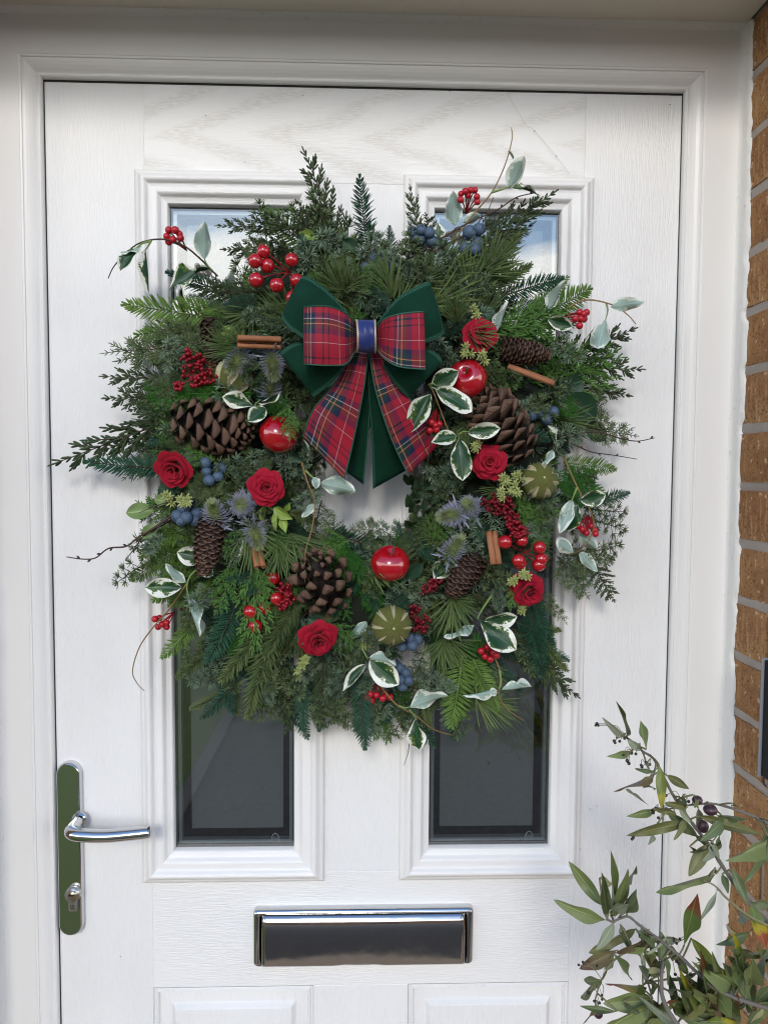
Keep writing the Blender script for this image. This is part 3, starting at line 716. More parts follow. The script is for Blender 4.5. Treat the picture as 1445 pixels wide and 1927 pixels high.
def g_pine(seed, L=0.06, n=40, wid=0.0014, spread=1.0, bud=True):
    r = random.Random(seed); b = MB()
    b.tube([Vector((0, 0, 0)), Vector((L*0.35, 0, 0))], 0.0013, 5, 1)
    for k in range(n):
        t = k/n; p = Vector((L*0.35*t, 0, 0)); ph = k*2.39996; th = spread*(0.95-0.62*t)*r.uniform(0.8, 1.15)
        d = Vector((math.cos(th), math.sin(th)*math.cos(ph), math.sin(th)*abs(math.sin(ph))*0.8))
        b.needle(p, d, Vector((0, 0, 1)), L*r.uniform(0.66, 1.0)*(0.9), wid*r.uniform(0.85, 1.2), r.random(), 0, True, droop=r.uniform(-.06, .10))
    if bud:
        for k in range(5): b.tube([Vector((L*0.33, 0, 0.001)), Vector((L*0.42, r.uniform(-.003, .003), 0.004)), Vector((L*0.47, r.uniform(-.004, .004), 0.004))], [0.0012, 0.0019, 0.0004], 5, 2)
    return b
M_BUD = simple('mauve pine bud', (0.16, 0.10, 0.10), 0.7)
TW = [M_TWIG]
KINDS = {
 'fir':    [(g_fir(0.10, 0.0185, seed=s, n=25, wid=0.0019, flat=0.5).mesh('fir_branch', [M_FIR, M_TWIG])) for s in (1, 2, 3)],
 'olive':  [(g_fir(0.12, 0.0205, ang0=46, n=30, wid=0.0018, seed=s, flat=0.7).mesh('spruce_branch', [M_OLIVE, M_TWIG])) for s in (4, 5, 6)],
 'hem':    [(g_fir(0.10, 0.0185, ang0=66, n=27, wid=0.0020, seed=s, flat=0.25).mesh('hemlock_branch', [M_HEM, M_GSTEM])) for s in (7, 8, 9)],
 'cyp':    [(g_branched(0.13, s, False, nl=0.0128, wid=0.0024, nsub=11, per=6, subL=0.24, spread=32, nang=24, end_taper=0.7).mesh('cypress_branch', [M_CYP, M_TWIG])) for s in (10, 11, 12)],
 'jun':    [(g_branched(0.12, s, True, nl=0.0120, wid=0.0017, nsub=9, per=5, spread=40, subL=0.32, blunt=False, nang=42).mesh('juniper_branch', [M_CEDG, M_TWIG])) for s in (13, 14, 15)],
 'thu':    [(g_branched(0.10, s, False, nl=0.0122, wid=0.0020, nsub=10, per=6, spread=32, subL=0.42, nang=27).mesh('thuja_branch', [M_THU, M_THU])) for s in (16, 17, 18)],
 'plu':    [(g_branched(0.09, s, True, nl=0.0075, wid=0.0012, nsub=12, per=6, spread=46, subL=0.36, blunt=False, nang=38).mesh('feathery_branch', [M_PLU, M_PLU])) for s in (19, 20, 21)],
 'ced':    [(g_cedar(0.075, s).mesh('cedar_sprig', [M_CED, M_TWIG])) for s in (22, 23, 24, 25)],
 'cedg':   [(g_cedar(0.085, s, nl=0.0130).mesh('larch_sprig', [M_CEDG, M_TWIG])) for s in (26, 27, 28)],
 'pine':   [(g_pine(s).mesh('pine_tuft', [M_PINE, M_TWIG, M_BUD])) for s in (29, 30, 31)],
}
ULEN = {'fir': 0.107, 'olive': 0.128, 'hem': 0.107, 'cyp': 0.138, 'jun': 0.128, 'thu': 0.107, 'plu': 0.095, 'ced': 0.087, 'cedg': 0.096, 'pine': 0.058}
WC = P(665, 840, 0.05)
wreath = empty('christmas_wreath', WC); tag(wreath, 'round Christmas wreath of mixed evergreens with tartan bow hung on the white door', 'wreath')
NSPR = 0
def sprig(kind, b0, t0, d0, d1, widen=1.0, roll=None, var=None, face=(0, -1, 0)):
    global NSPR
    me = KINDS[kind][NSPR % len(KINDS[kind]) if var is None else var]; NSPR += 1
    A, B = P(b0[0], b0[1], d0), P(t0[0], t0[1], d1)
    M = place(A, B, face, U(-0.35, 0.35) if roll is None else roll, ULEN[kind])
    k = (B-A).length/ULEN[kind]; wv = min(1.25, max(0.85, k)) if widen == 1.0 else k*widen
    # keep needle size near real when the sprig is stretched
    for c, s_ in ((1, wv/k), (2, wv/k)):
        for r_ in range(3): M[r_][c] *= s_
    if random.random() < 0.5:
        for r_ in range(3): M[r_][1] *= -1
    return link(bpy.data.objects.new(me.name, me), wreath, M)

# moss-bound ring that carries everything
RC = (668, 838); RM = 268            # ring centre and mid radius, pixels
b = MB(); r = random.Random(2); NU_, NV_ = 72, 12
rows = []
for i in range(NU_):
    a = 2*PI*i/NU_; row = []
    for j in range(NV_):
        q = 2*PI*j/NV_; rr = RM + 5 + (88+r.uniform(-14, 14))*math.cos(q); dd = 0.036+0.034*math.sin(q)
        p = P(RC[0]+rr*math.cos(a), RC[1]+rr*1.02*math.sin(a), max(0.004, dd)); row.append(b.vert(p))
    rows.append(row)
for i in range(NU_):
    for j in range(NV_): b.face((rows[i][j], rows[(i+1) % NU_][j], rows[(i+1) % NU_][(j+1) % NV_], rows[i][(j+1) % NV_]))
o = b.obj('moss_ring', M_WIRE, wreath)

# outline of the wreath: angle (deg, 0 = right, clockwise downwards) -> radius in pixels of the solid foliage
OUT = [(-180, 430), (-165, 445), (-150, 420), (-140, 400), (-125, 440), (-110, 430), (-98, 455), (-90, 440), (-75, 420), (-60, 440), (-50, 455), (-40, 455), (-25, 450), (-10, 475), (0, 460), (10, 455), (20, 440), (30, 455), (45, 470), (60, 475), (75, 480), (90, 500), (105, 480), (120, 490), (135, 450), (150, 430), (165, 410), (180, 430)]
def outr(deg):
    deg = (deg+180) % 360-180
    for (a, ra), (b_, rb) in zip(OUT, OUT[1:]):
        if a <= deg <= b_: return ra+(rb-ra)*(deg-a)/(b_-a)
    return 430
def polar(px, py): 
    return math.hypot(px-RC[0], py-RC[1]), math.degrees(math.atan2(py-RC[1], px-RC[0]))
def in_hole(px, py):
    return ((px-692)/108)**2 + ((py-915)/92)**2 < 1.0
def bulge(rr): 
    t = (rr-RM)/200.0; return 0.030+0.062*math.sqrt(max(0.0, 1-t*t))
# which evergreens grow where: by angle band
def kinds_at(deg):
    deg = (deg+180) % 360-180
    if deg < -140: return ['jun', 'jun', 'cyp', 'cedg', 'plu', 'hem']
    if deg < -110: return ['cyp', 'jun', 'hem', 'olive', 'cedg', 'cyp']
    if deg < -65: return ['cyp', 'cedg', 'olive', 'fir', 'cedg', 'pine']
    if deg < -30: return ['cyp', 'olive', 'ced', 'fir', 'cyp', 'pine']
    if deg < 20: return ['thu', 'cyp', 'fir', 'ced', 'thu', 'cyp']
    if deg < 60: return ['ced', 'cyp', 'jun', 'ced', 'fir', 'cedg']
    if deg < 110: return ['ced', 'fir', 'olive', 'cedg', 'plu', 'jun']
    if deg < 145: return ['olive', 'fir', 'cedg', 'ced', 'olive', 'jun']
    return ['hem', 'jun', 'cedg', 'ced', 'thu', 'fir']
# back layer: long branches that radiate; then middle; then short sprigs on the face
def filler(n, rb, rlen, dmul, face_tilt, kinds=None, swirl=32, edge=1.0):
    done = 0; tries = 0
    while done < n and tries < n*30:
        tries += 1
        deg = -180 + 360*((done*0.618034) % 1.0) + U(-8, 8); R0 = U(*rb); L = U(*rlen)
        a = math.radians(deg); sw = math.radians(deg + U(-swirl, swirl))
        p0 = (RC[0]+R0*math.cos(a), RC[1]+R0*math.sin(a)); p1 = (p0[0]+L*math.cos(sw), p0[1]+L*math.sin(sw))
        r1, d1 = polar(*p1)
        if r1 > outr(d1)*edge: 
            continue
        if in_hole(*p1) or in_hole(*p0): continue
        k = random.choice(kinds or kinds_at(deg))
        db = bulge(R0)*dmul; dt = bulge(r1)*dmul + face_tilt
        if k == 'pine' and L > 110: k = 'olive'
        sprig(k, p0, p1, db, max(0.012, dt), roll=U(-0.5, 0.5)); done += 1
filler(125, (215, 370), (100, 190), 0.55, 0.0, swirl=24, edge=1.0)
filler(95, (165, 340), (85, 140), 0.85, 0.004, swirl=45, edge=0.95)
filler(100, (160, 380), (60, 95), 1.0, 0.012, ['ced', 'cedg', 'ced', 'cedg', 'fir', 'thu', 'pine', 'jun'], swirl=70, edge=0.93)
# inner rim: short dark sprigs that lean over the opening
for k in range(80):
    a = 2*PI*k/80 + U(-.05, .05); ca, sa = math.cos(a), math.sin(a)
    p0 = (692+ca*U(150, 215), 885+sa*U(135, 205)); L = U(60, 92); aa = a + PI + U(-1.0, 1.0)
    p1 = (p0[0]+L*math.cos(aa), p0[1]+L*math.sin(aa))
    if ((p1[0]-692)/92)**2+((p1[1]-905)/88)**2 < 1: continue
    sprig(random.choice(['fir', 'cedg', 'ced', 'jun', 'olive', 'fir']), p0, p1, U(.045, .075), U(.03, .06))
for (cx, cy, sx, sy, n_, ks, dd) in ((500, 1190, 80, 60, 22, ['fir', 'olive', 'cedg', 'ced'], .065), (590, 1290, 70, 40, 14, ['cedg', 'fir', 'ced', 'cyp'], .05), (400, 1120, 40, 50, 5, ['olive', 'hem', 'cedg'], .05), (800, 1290, 70, 40, 12, ['hem', 'fir', 'cedg'], .05), (950, 1200, 50, 40, 5, ['fir', 'cyp', 'ced'], .05), (540, 700, 45, 90, 14, ['olive', 'pine', 'cedg', 'cyp'], .075), (470, 1240, 70, 70, 16, ['olive', 'cedg', 'ced', 'fir'], .055), (590, 1270, 60, 50, 12, ['ced', 'cedg', 'cyp'], .065), (970, 1170, 50, 60, 9, ['fir', 'olive', 'cedg'], .055), (850, 1270, 60, 50, 12, ['ced', 'hem', 'pine', 'cedg'], .06), (690, 1290, 60, 40, 10, ['ced', 'cedg', 'plu'], .06), (690, 570, 90, 60, 16, ['cedg', 'olive', 'ced', 'pine'], .08), (560, 490, 60, 50, 10, ['cedg', 'cyp', 'jun'], .07), (850, 560, 60, 50, 10, ['pine', 'olive', 'ced'], .075), (340, 1010, 50, 60, 10, ['hem', 'cedg', 'thu'], .055), (590, 880, 30, 70, 8, ['jun', 'cedg', 'fir'], .065), (820, 870, 30, 60, 8, ['cedg', 'ced', 'olive'], .07), (1080, 1000, 40, 80, 10, ['ced', 'cedg', 'cyp'], .05)):
    for k in range(n_):
        x, y = cx+U(-sx, sx), cy+U(-sy, sy); rr, dg = polar(x, y); a = math.radians(dg+U(-50, 50)); L = U(60, 105)
        q = (x+L*math.cos(a), y+L*math.sin(a))
        if in_hole(*q): continue
        sprig(random.choice(ks), (x, y), q, dd+U(-.012, .012), max(.015, dd+U(-.012, .015)), roll=U(-.4, .4))
# ---- branches the photograph shows one by one: kind, base, tip, depth at base, depth at tip, widen
FEAT = [
 ('fir', (692, 470), (672, 328), .05, .06, 1.25), ('fir', (736, 515), (737, 424), .05, .06, 1.2), ('fir', (345, 880), (158, 884), .06, .055, 1.0), ('fir', (330, 925), (262, 962), .05, .05, 1.3),
 ('fir', (678, 1265), (680, 1412), .09, .085, 1.2), ('fir', (560, 1250), (585, 1375), .08, .075, 1.1), ('olive', (790, 1250), (800, 1375), .075, .07, 1.3), ('fir', (1105, 950), (1183, 922), .06, .055, 1.5), ('fir', (455, 1140), (402, 1262), .05, .05, 1.5), ('fir', (1000, 1140), (1022, 1275), .055, .06, 1.8),
 ('fir', (940, 560), (1058, 516), .06, .05, 1.3), ('fir', (460, 570), (318, 498), .045, .05, 1.1), ('fir', (620, 1000), (735, 1045), .06, .07, 1.3), ('fir', (755, 1050), (747, 982), .06, .05, 1.3),
 ('fir', (560, 560), (520, 520), .07, .09, 1.5), ('fir', (330, 1100), (420, 1180), .04, .045, 1.2), ('olive', (490, 700), (588, 688), .06, .08, 1.3), ('cedg', (500, 740), (592, 762), .06, .085, 1.2), ('fir', (480, 665), (575, 640), .06, .08, 1.4), ('olive', (510, 770), (588, 815), .06, .085, 1.3), ('cyp', (500, 720), (590, 725), .05, .06, 1.4), ('jun', (520, 690), (570, 620), .06, .07, 1.4), ('fir', (1010, 760), (1075, 850), .05, .05, 1.2),
 ('olive', (520, 1150), (420, 1292), .08, .085, 1.7), ('olive', (525, 1170), (448, 1348), .085, .09, 1.6), ('olive', (560, 1130), (500, 1245), .09, .095, 1.7), ('fir', (450, 1120), (408, 1255), .08, .08, 1.7), ('olive', (640, 610), (655, 480), .085, .10, 1.6), ('olive', (890, 560), (985, 440), .05, .06, 1.6), ('olive', (880, 570), (1000, 490), .06, .06, 1.4), ('olive', (590, 620), (470, 590), .07, .08, 1.4), ('olive', (800, 1100), (780, 960), .06, .07, 1.5), ('olive', (1000, 1200), (1050, 1290), .045, .05, 1.5),
 ('hem', (600, 480), (490, 390), .06, .055, 1.45), ('hem', (590, 470), (545, 388), .06, .06, 1.2), ('hem', (420, 600), (228, 577), .055, .06, 1.1), ('hem', (420, 605), (252, 630), .05, .055, 1.2), ('hem', (430, 590), (330, 560), .06, .07, 1.2),
 ('hem', (990, 610), (1115, 545), .05, .05, 1.5), ('hem', (1000, 590), (1070, 520), .045, .045, 1.3), ('hem', (1060, 870), (1160, 885), .05, .05, 1.4), ('hem', (1070, 890), (1145, 945), .05, .05, 1.3), ('hem', (870, 1235), (850, 1372), .085, .08, 1.6), ('hem', (890, 1240), (935, 1340), .08, .075, 1.4), ('hem', (420, 1000), (272, 1065), .05, .05, 1.3), ('hem', (430, 960), (285, 1020), .05, .055, 1.5), ('hem', (400, 1080), (285, 1130), .04, .045, 1.4),
 ('cyp', (650, 480), (569, 277), .055, .05, 0.95), ('cyp', (640, 470), (560, 380), .05, .045, 1.0), ('cyp', (800, 500), (767, 348), .05, .05, 0.85), ('cyp', (815, 490), (800, 400), .05, .05, 1.0), ('cyp', (870, 480), (1050, 358), .05, .05, 1.0), ('cyp', (850, 500), (1010, 400), .055, .055, 1.0),
 ('cyp', (390, 765), (93, 876), .06, .05, 1.0), ('cyp', (380, 790), (190, 850), .055, .05, 1.3), ('cyp', (390, 715), (188, 713), .045, .045, 0.9), ('cyp', (380, 745), (192, 750), .05, .045, 1.1), ('cyp', (370, 735), (240, 775), .05, .045, 1.2),
 ('cyp', (1010, 690), (1200, 622), .05, .05, 1.0), ('cyp', (1020, 690), (1213, 695), .05, .05, 1.0), ('cyp', (1030, 720), (1190, 745), .045, .045, 1.1), ('cyp', (940, 1190), (1087, 1318), .05, .045, 1.0), ('cyp', (960, 1180), (1060, 1290), .05, .05, 1.3), ('cyp', (610, 1240), (602, 1372), .08, .075, 1.1), ('cyp', (640, 1240), (652, 1330), .055, .05, 1.2), ('cyp', (560, 430), (405, 425), .06, .055, 0.9), ('cyp', (560, 470), (415, 470), .055, .05, 1.0), ('cyp', (520, 560), (360, 545), .07, .07, 1.2), ('cyp', (500, 600), (400, 520), .065, .07, 1.2),
 ('jun', (370, 660), (190, 645), .055, .055, 1.0), ('jun', (400, 640), (215, 690), .05, .055, 1.1), ('jun', (410, 650), (280, 600), .06, .065, 1.3), ('jun', (410, 700), (260, 735), .06, .065, 1.2), ('jun', (330, 830), (225, 900), .045, .05, 1.2), ('jun', (1050, 1050), (1118, 1120), .055, .06, 1.0), ('jun', (1010, 1120), (1075, 1168), .055, .055, 1.1), ('jun', (1090, 800), (1200, 828), .05, .055, 1.0), ('jun', (1085, 740), (1150, 770), .05, .05, 1.0),
 ('thu', (450, 1050), (412, 1160), .095, .10, 1.2), ('thu', (480, 1060), (478, 1232), .095, .10, 0.95), ('thu', (470, 1050), (515, 1130), .10, .105, 1.1), ('thu', (930, 620), (1090, 610), .075, .07, 1.2), ('thu', (920, 640), (1060, 570), .07, .07, 1.2), ('thu', (950, 660), (1100, 660), .06, .06, 1.3), ('thu', (1000, 700), (1175, 660), .055, .055, 1.1), ('thu', (1000, 720), (1160, 715), .055, .055, 1.2), ('thu', (545, 760), (543, 830), .12, .145, 1.3), ('thu', (975, 1080), (955, 1150), .09, .10, 1.1), ('thu', (700, 1330), (735, 1400), .05, .05, 1.2), ('thu', (860, 1290), (1000, 690), .02, .02, 1.0) if False else ('thu', (730, 1310), (705, 1395), .05, .05, 1.3),
 ('plu', (500, 730), (285, 762), .085, .09, 1.0), ('plu', (480, 740), (350, 735), .09, .095, 1.1), ('plu', (590, 1025), (705, 1085), .085, .10, 1.1), ('plu', (640, 1040), (690, 1075), .09, .105, 1.3), ('plu', (440, 1170), (440, 1245), .075, .08, 1.4), ('plu', (465, 1160), (455, 1270), .07, .075, 1.3), ('plu', (1060, 860), (1130, 980), .06, .06, 1.2), ('plu', (1040, 880), (1100, 940), .065, .065, 1.3), ('plu', (900, 1190), (895, 1300), .07, .07, 1.4), ('plu', (890, 1190), (915, 1270), .075, .075, 1.3), ('plu', (720, 1290), (690, 1370), .05, .05, 1.3), ('plu', (510, 790), (535, 740), .09, .10, 1.3), ('plu', (1040, 740), (1090, 790), .07, .075, 1.5),
 ('pine', (655, 560), (600, 500), .09, .11, 1.0), ('pine', (650, 545), (690, 500), .10, .12, 1.0), ('pine', (860, 610), (850, 545), .10, .12, 1.0), ('pine', (870, 620), (940, 640), .11, .125, 0.8), ('pine', (790, 540), (830, 490), .08, .10, 1.0), ('pine', (905, 520), (960, 455), .07, .08, 1.3), ('pine', (925, 530), (985, 500), .06, .07, 1.3), ('pine', (525, 1020), (525, 1090), .095, .11, 1.0), ('pine', (515, 1010), (565, 1060), .09, .10, 1.0), ('pine', (850, 1120), (850, 1200), .09, .105, 1.1), ('pine', (855, 1125), (895, 1160), .09, .105, 0.9), ('pine', (835, 1200), (820, 1265), .085, .10, 1.2), ('pine', (840, 1195), (880, 1250), .08, .09, 1.1), ('pine', (830, 1020), (790, 980), .085, .09, 1.2), ('pine', (800, 1060), (830, 1000), .08, .09, 1.2), ('pine', (560, 600), (480, 610), .08, .09, 1.3), ('pine', (480, 580), (440, 640), .08, .09, 1.2), ('pine', (885, 790), (860, 850), .10, .11, 0.9), ('pine', (1040, 790), (1110, 800), .06, .06, 1.2), ('pine', (575, 560), (555, 610), .09, .1, 1.0), ('pine', (935, 915), (925, 950), .09, .1, 1.0),
]
for k, b0, t0, d0, d1, wd in FEAT: sprig(k, b0, t0, d0, d1, wd, roll=U(-0.15, 0.15))
# starburst cedar sprigs on the face
for (bx, by, tx, ty) in ((560, 560, 600, 470), (590, 520, 560, 450), (690, 600, 715, 560), (720, 590, 690, 540), (505, 850, 560, 845), (520, 870, 470, 850), (480, 900, 430, 885), (540, 900, 545, 850), (560, 890, 590, 850), (800, 900, 860, 885), (830, 920, 880, 890), (820, 690, 845, 640), (1005, 740, 1020, 790), (1010, 760, 970, 780), (990, 960, 1040, 985), (1000, 940, 1050, 950), (960, 900, 985, 940), (1020, 1000, 985, 990),
    (770, 1120, 800, 1090), (760, 1110, 720, 1130), (790, 1110, 745, 1095), (690, 1240, 650, 1240), (680, 1220, 700, 1180), (650, 1270, 610, 1290), (700, 1270, 680, 1310), (820, 1280, 860, 1290), (800, 1270, 840, 1310), (780, 1250, 800, 1290), (500, 1280, 520, 1320), (480, 1250, 530, 1290), (540, 1260, 560, 1320), (920, 1090, 935, 1050), (930, 1110, 950, 1150), (920, 1070, 905, 1040), (980, 890, 1000, 940), (600, 1240, 560, 1270), (860, 980, 900, 985), (400, 1110, 360, 1150), (400, 830, 300, 800), (340, 690, 300, 650),
    (700, 500, 740, 470), (640, 470, 600, 430), (770, 560, 800, 600), (830, 540, 870, 520), (560, 950, 600, 920), (740, 1010, 700, 990), (830, 910, 800, 880), (1040, 640, 1080, 690), (280, 1040, 300, 1000), (870, 880, 840, 850), (930, 560, 900, 520)):
    sprig(random.choice(['ced', 'ced', 'cedg']), (bx, by), (tx, ty), .075, .105, 1.0 if math.hypot(bx-tx, by-ty) > 55 else 1.2, roll=U(-.3, .3))

# ------------------------------------------------------------------ ornaments
def mat_at(px, py, d, axis, scale=1.0, spin=0.0):
    """matrix at a pixel whose +Z runs along `axis`"""
    q = Vector(axis).normalized().to_track_quat('Z', 'Y').to_matrix().to_4x4()
    return Matrix.Translation(P(px, py, d)) @ q @ Matrix.Rotation(spin, 4, 'Z') @ Matrix.Diagonal((scale, scale, scale, 1))
# ---- apples
m = NT('glossy red lacquer'); n = m.noise(m.coord('Object'), 3, 3)
m.set(Base__Color=m.mix(n, (0.30, 0.002, 0.008), (0.42, 0.004, 0.012)), Roughness=0.16, Coat__Weight=1.0, Coat__Roughness=0.04, Specular__IOR__Level=0.6); M_APPLE = m.mat
M_STALK = simple('grey brown stalk', (0.09, 0.065, 0.05), 0.8)
prof = []
for i in range(25):
    a = PI*i/24; r_ = math.sin(a)*(1.0+0.06*math.cos(a)); z_ = math.cos(a)*0.90
    dim = 0.30*math.exp(-(r_/0.26)**2) if z_ > 0 else 0.14*math.exp(-(r_/0.22)**2)
    prof.append((r_ if 0 < i < 24 else 0.0, z_-dim if z_ > 0 else z_+dim))
b = MB(); b.lathe(prof[::-1], 40); apple_me = b.mesh('apple', [M_APPLE])
b = MB(); b.tube(spline([(0.02, 0, 0.55), (0.03, 0.02, 0.75), (0.10, 0.03, 0.98), (0.13, 0.05, 1.08)], 4), [0.05]*4+[0.045]*4+[0.055]*4+[0.075], 8); stalk_me = b.mesh('stalk', [M_STALK])
for px, py, rp, d, ax in ((524, 818, 37, .105, (0.45, -0.35, 0.75)), (879, 713, 37, .115, (-0.25, -0.85, 0.30)), (734, 1061, 37, .105, (0.05, -0.55, 0.85))):
    M = mat_at(px, py, d, ax, S(rp, d)); a = link(bpy.data.objects.new('apple', apple_me), wreath, M); link(bpy.data.objects.new('stalk', stalk_me), a, M)
# ---- roses
m = NT('red fabric petal'); n = m.noise(m.coord('Object'), 5, 4); n2 = m.noise(m.coord('Object'), 160, 2)
m.set(Base__Color=m.mix(n, (0.25, 0.002, 0.014), (0.40, 0.004, 0.026)), Roughness=0.7, Sheen__Weight=0.06, Specular__IOR__Level=0.2); m.bump(n2, 0.3, 0.002); M_ROSE = m.mat
M_CALYX = simple('green calyx', (0.05, 0.10, 0.025), 0.7)
def petal(seed, rb, rt, h, half, curl, zb=0.0):
    r = random.Random(seed); b = MB(); w1, w2 = r.uniform(0, 6), r.uniform(0, 6); tilt = r.uniform(-.05, .05)
    def fn(u, v):
        uu = u*2-1; vm = 1-0.30*abs(uu)**2.6 + 0.03*math.sin(5*uu+w1); vv = v*vm
        a = uu*half*(0.55+0.45*math.sin(min(1, vv*1.35)*PI/2))
        rr = rb + (rt-rb)*vv**1.25 + curl*max(0, vv-0.62)**1.6*2.2 + 0.022*math.sin(4*uu+w2)*vv + tilt*uu
        z = zb + h*math.sin(min(1.0, vv*1.05)*PI/2) - curl*0.9*max(0, vv-0.72)**1.5*1.8 - 0.04*abs(uu)**2
        return (rr*math.cos(a), rr*math.sin(a), z)
    b.grid(fn, 10, 9); return b.mesh('petal', [M_ROSE])
RINGS = [(3, .02, .12, .70, 1.9, .02, 0.0), (3, .06, .24, .73, 1.40, .03, 0.0), (4, .12, .40, .70, 1.15, .05, -0.02), (5, .20, .58, .62, .98, .08, -0.07), (5, .28, .78, .50, .92, .14, -0.14), (6, .34, .97, .30, .86, .22, -0.20)]
OPENF = [-1.5, 0.5, -2.5, 0.0, 2.5, 3.5]
PET = [[petal(ri*10+k, *R[1:]) for k in range(3)] for ri, R in enumerate(RINGS)]
b = MB(); b.lathe([(0, -0.45), (0.16, -0.38), (0.26, -0.24), (0.30, -0.10), (0.1, 0.0), (0, 0.0)], 12)
for k in range(5):
    a = 2*PI*k/5; b.needle(Vector((0.2*math.cos(a), 0.2*math.sin(a), -0.2)), Vector((math.cos(a), math.sin(a), 0.05)), Vector((0, 0, 1)), 0.75, 0.22, 0.5)
calyx_me = b.mesh('rose', [M_CALYX])
for i, (px, py, rp, d, ax) in enumerate(((903, 630, 34, .115, (0.25, -0.9, 0.25)), (920, 870, 33, .115, (-0.15, -0.95, 0.05)), (329, 882, 36, .10, (-0.15, -0.85, -0.35)), (502, 918, 34, .11, (0.2, -0.95, 0.05)), (601, 1206, 37, .115, (0.25, -0.9, -0.28)), (995, 1114, 36, .10, (0.15, -0.9, -0.3)))):
    M = mat_at(px, py, d, ax, S(rp, d), U(0, 6)) @ Matrix.Translation((0, 0, -0.15))
    o = link(bpy.data.objects.new('rose', calyx_me), wreath, M); M2 = M @ Matrix.Diagonal((1.0, 1.0, 0.95, 1))
    off = U(0, 6)
    for ri, R in enumerate(RINGS):
        for k in range(R[0]):
            a = off + ri*0.75 + 2*PI*k/R[0] + U(-.12, .12)
            link(bpy.data.objects.new('petal', PET[ri][(k+i) % 3]), o, M2 @ Matrix.Rotation(a, 4, 'Z') @ Matrix.Rotation(U(-.11, .13)+OPENF[i]*ri*0.02, 4, 'Y') @ Matrix.Rotation(U(-.12, .12), 4, 'X') @ Matrix.Diagonal((U(.93, 1.06), U(.92, 1.1), U(.92, 1.08), 1)))
# ---- dried limes with slits
m = NT('dried green citrus'); sl = m.attr('slit'); n = m.noise(m.coord('Object'), 16, 4, 0.7); v = m.noise(m.coord('Object'), 70, 2)
c = m.mix(n, (0.070, 0.085, 0.012), (0.17, 0.18, 0.030)); c = m.mix(m.ramp(v, [(0.63, 0.0), (0.70, 0.8)]), c, (0.55, 0.52, 0.25))
c = m.mix(m.ramp(sl, [(0.35, 0.0), (0.6, 1.0)]), c, (0.62, 0.57, 0.36)); c = m.mix(m.ramp(sl, [(1.2/2, 0.0), (1.0, 0.0)]), c, (0.05, 0.03, 0.01))
m.set(Base__Color=c, Roughness=0.65); m.bump(n, 0.6, 0.02); M_LIME = m.mat
def lime_mesh(nslit, width, lo, hi):
    b = MB(); nu, nv = 96, 36; val = []; ids = []
    for i in range(nu):
        col_ = []
        for j in range(nv+1):
            th = PI*j/nv; ph = 2*PI*i/nu; r_ = 1.0; s = 0.0
            x = (th-lo)/(hi-lo)
            ang = (ph*nslit/(2*PI)+0.5) % 1.0 - 0.5; ang *= 2*PI/nslit
            dist = abs(ang)*math.sin(th)
            if 0 < x < 1:
                wv = width*math.sin(PI*x)**0.7; q = dist/max(1e-4, wv)
                if q < 1.0: r_ -= 0.16*(1-q*q); s = 1.0 - 0.0*q
                elif q < 1.9: r_ += 0.030*(1.9-q)/0.9; s = 0.75 if q < 1.35 else 0.0
            r_ *= 1+0.02*math.cos(nslit*ph)*math.sin(th)
            col_.append(b.vert((r_*math.sin(th)*math.cos(ph), r_*math.sin(th)*math.sin(ph), 0.86*r_*math.cos(th)))); val.append(s)
        ids.append(col_)
    for i in range(nu):
        for j in range(nv): b.face((ids[i][j], ids[i][j+1], ids[(i+1) % nu][j+1], ids[(i+1) % nu][j]))
    me = b.mesh('dried_lime', [M_LIME]); at = me.attributes.new('slit', 'FLOAT', 'POINT'); at.data.foreach_set('value', val); return me
L1, L2 = lime_mesh(8, 0.085, 0.52, 1.75), lime_mesh(7, 0.15, 0.55, 2.2)
b = MB(); b.lathe([(0, 0.80), (0.07, 0.86), (0.05, 0.90), (0, 0.89)][::1], 10); pip_me = b.mesh('lime_pip', [simple('pale pip', (0.50, 0.45, 0.22), 0.7)])
for me, px, py, rp, d, ax in ((L1, 737, 1177, 38, .115, (0.08, -0.95, 0.02)), (L2, 1015, 905, 35, .105, (0.05, -0.85, 0.2)), (L2, 440, 712, 38, .085, (-0.35, -0.3, -0.75))):
    M = mat_at(px, py, d, ax, S(rp, d), U(0, 1)); o = link(bpy.data.objects.new('dried_lime', me), wreath, M); link(bpy.data.objects.new('lime_pip', pip_me), o, M)
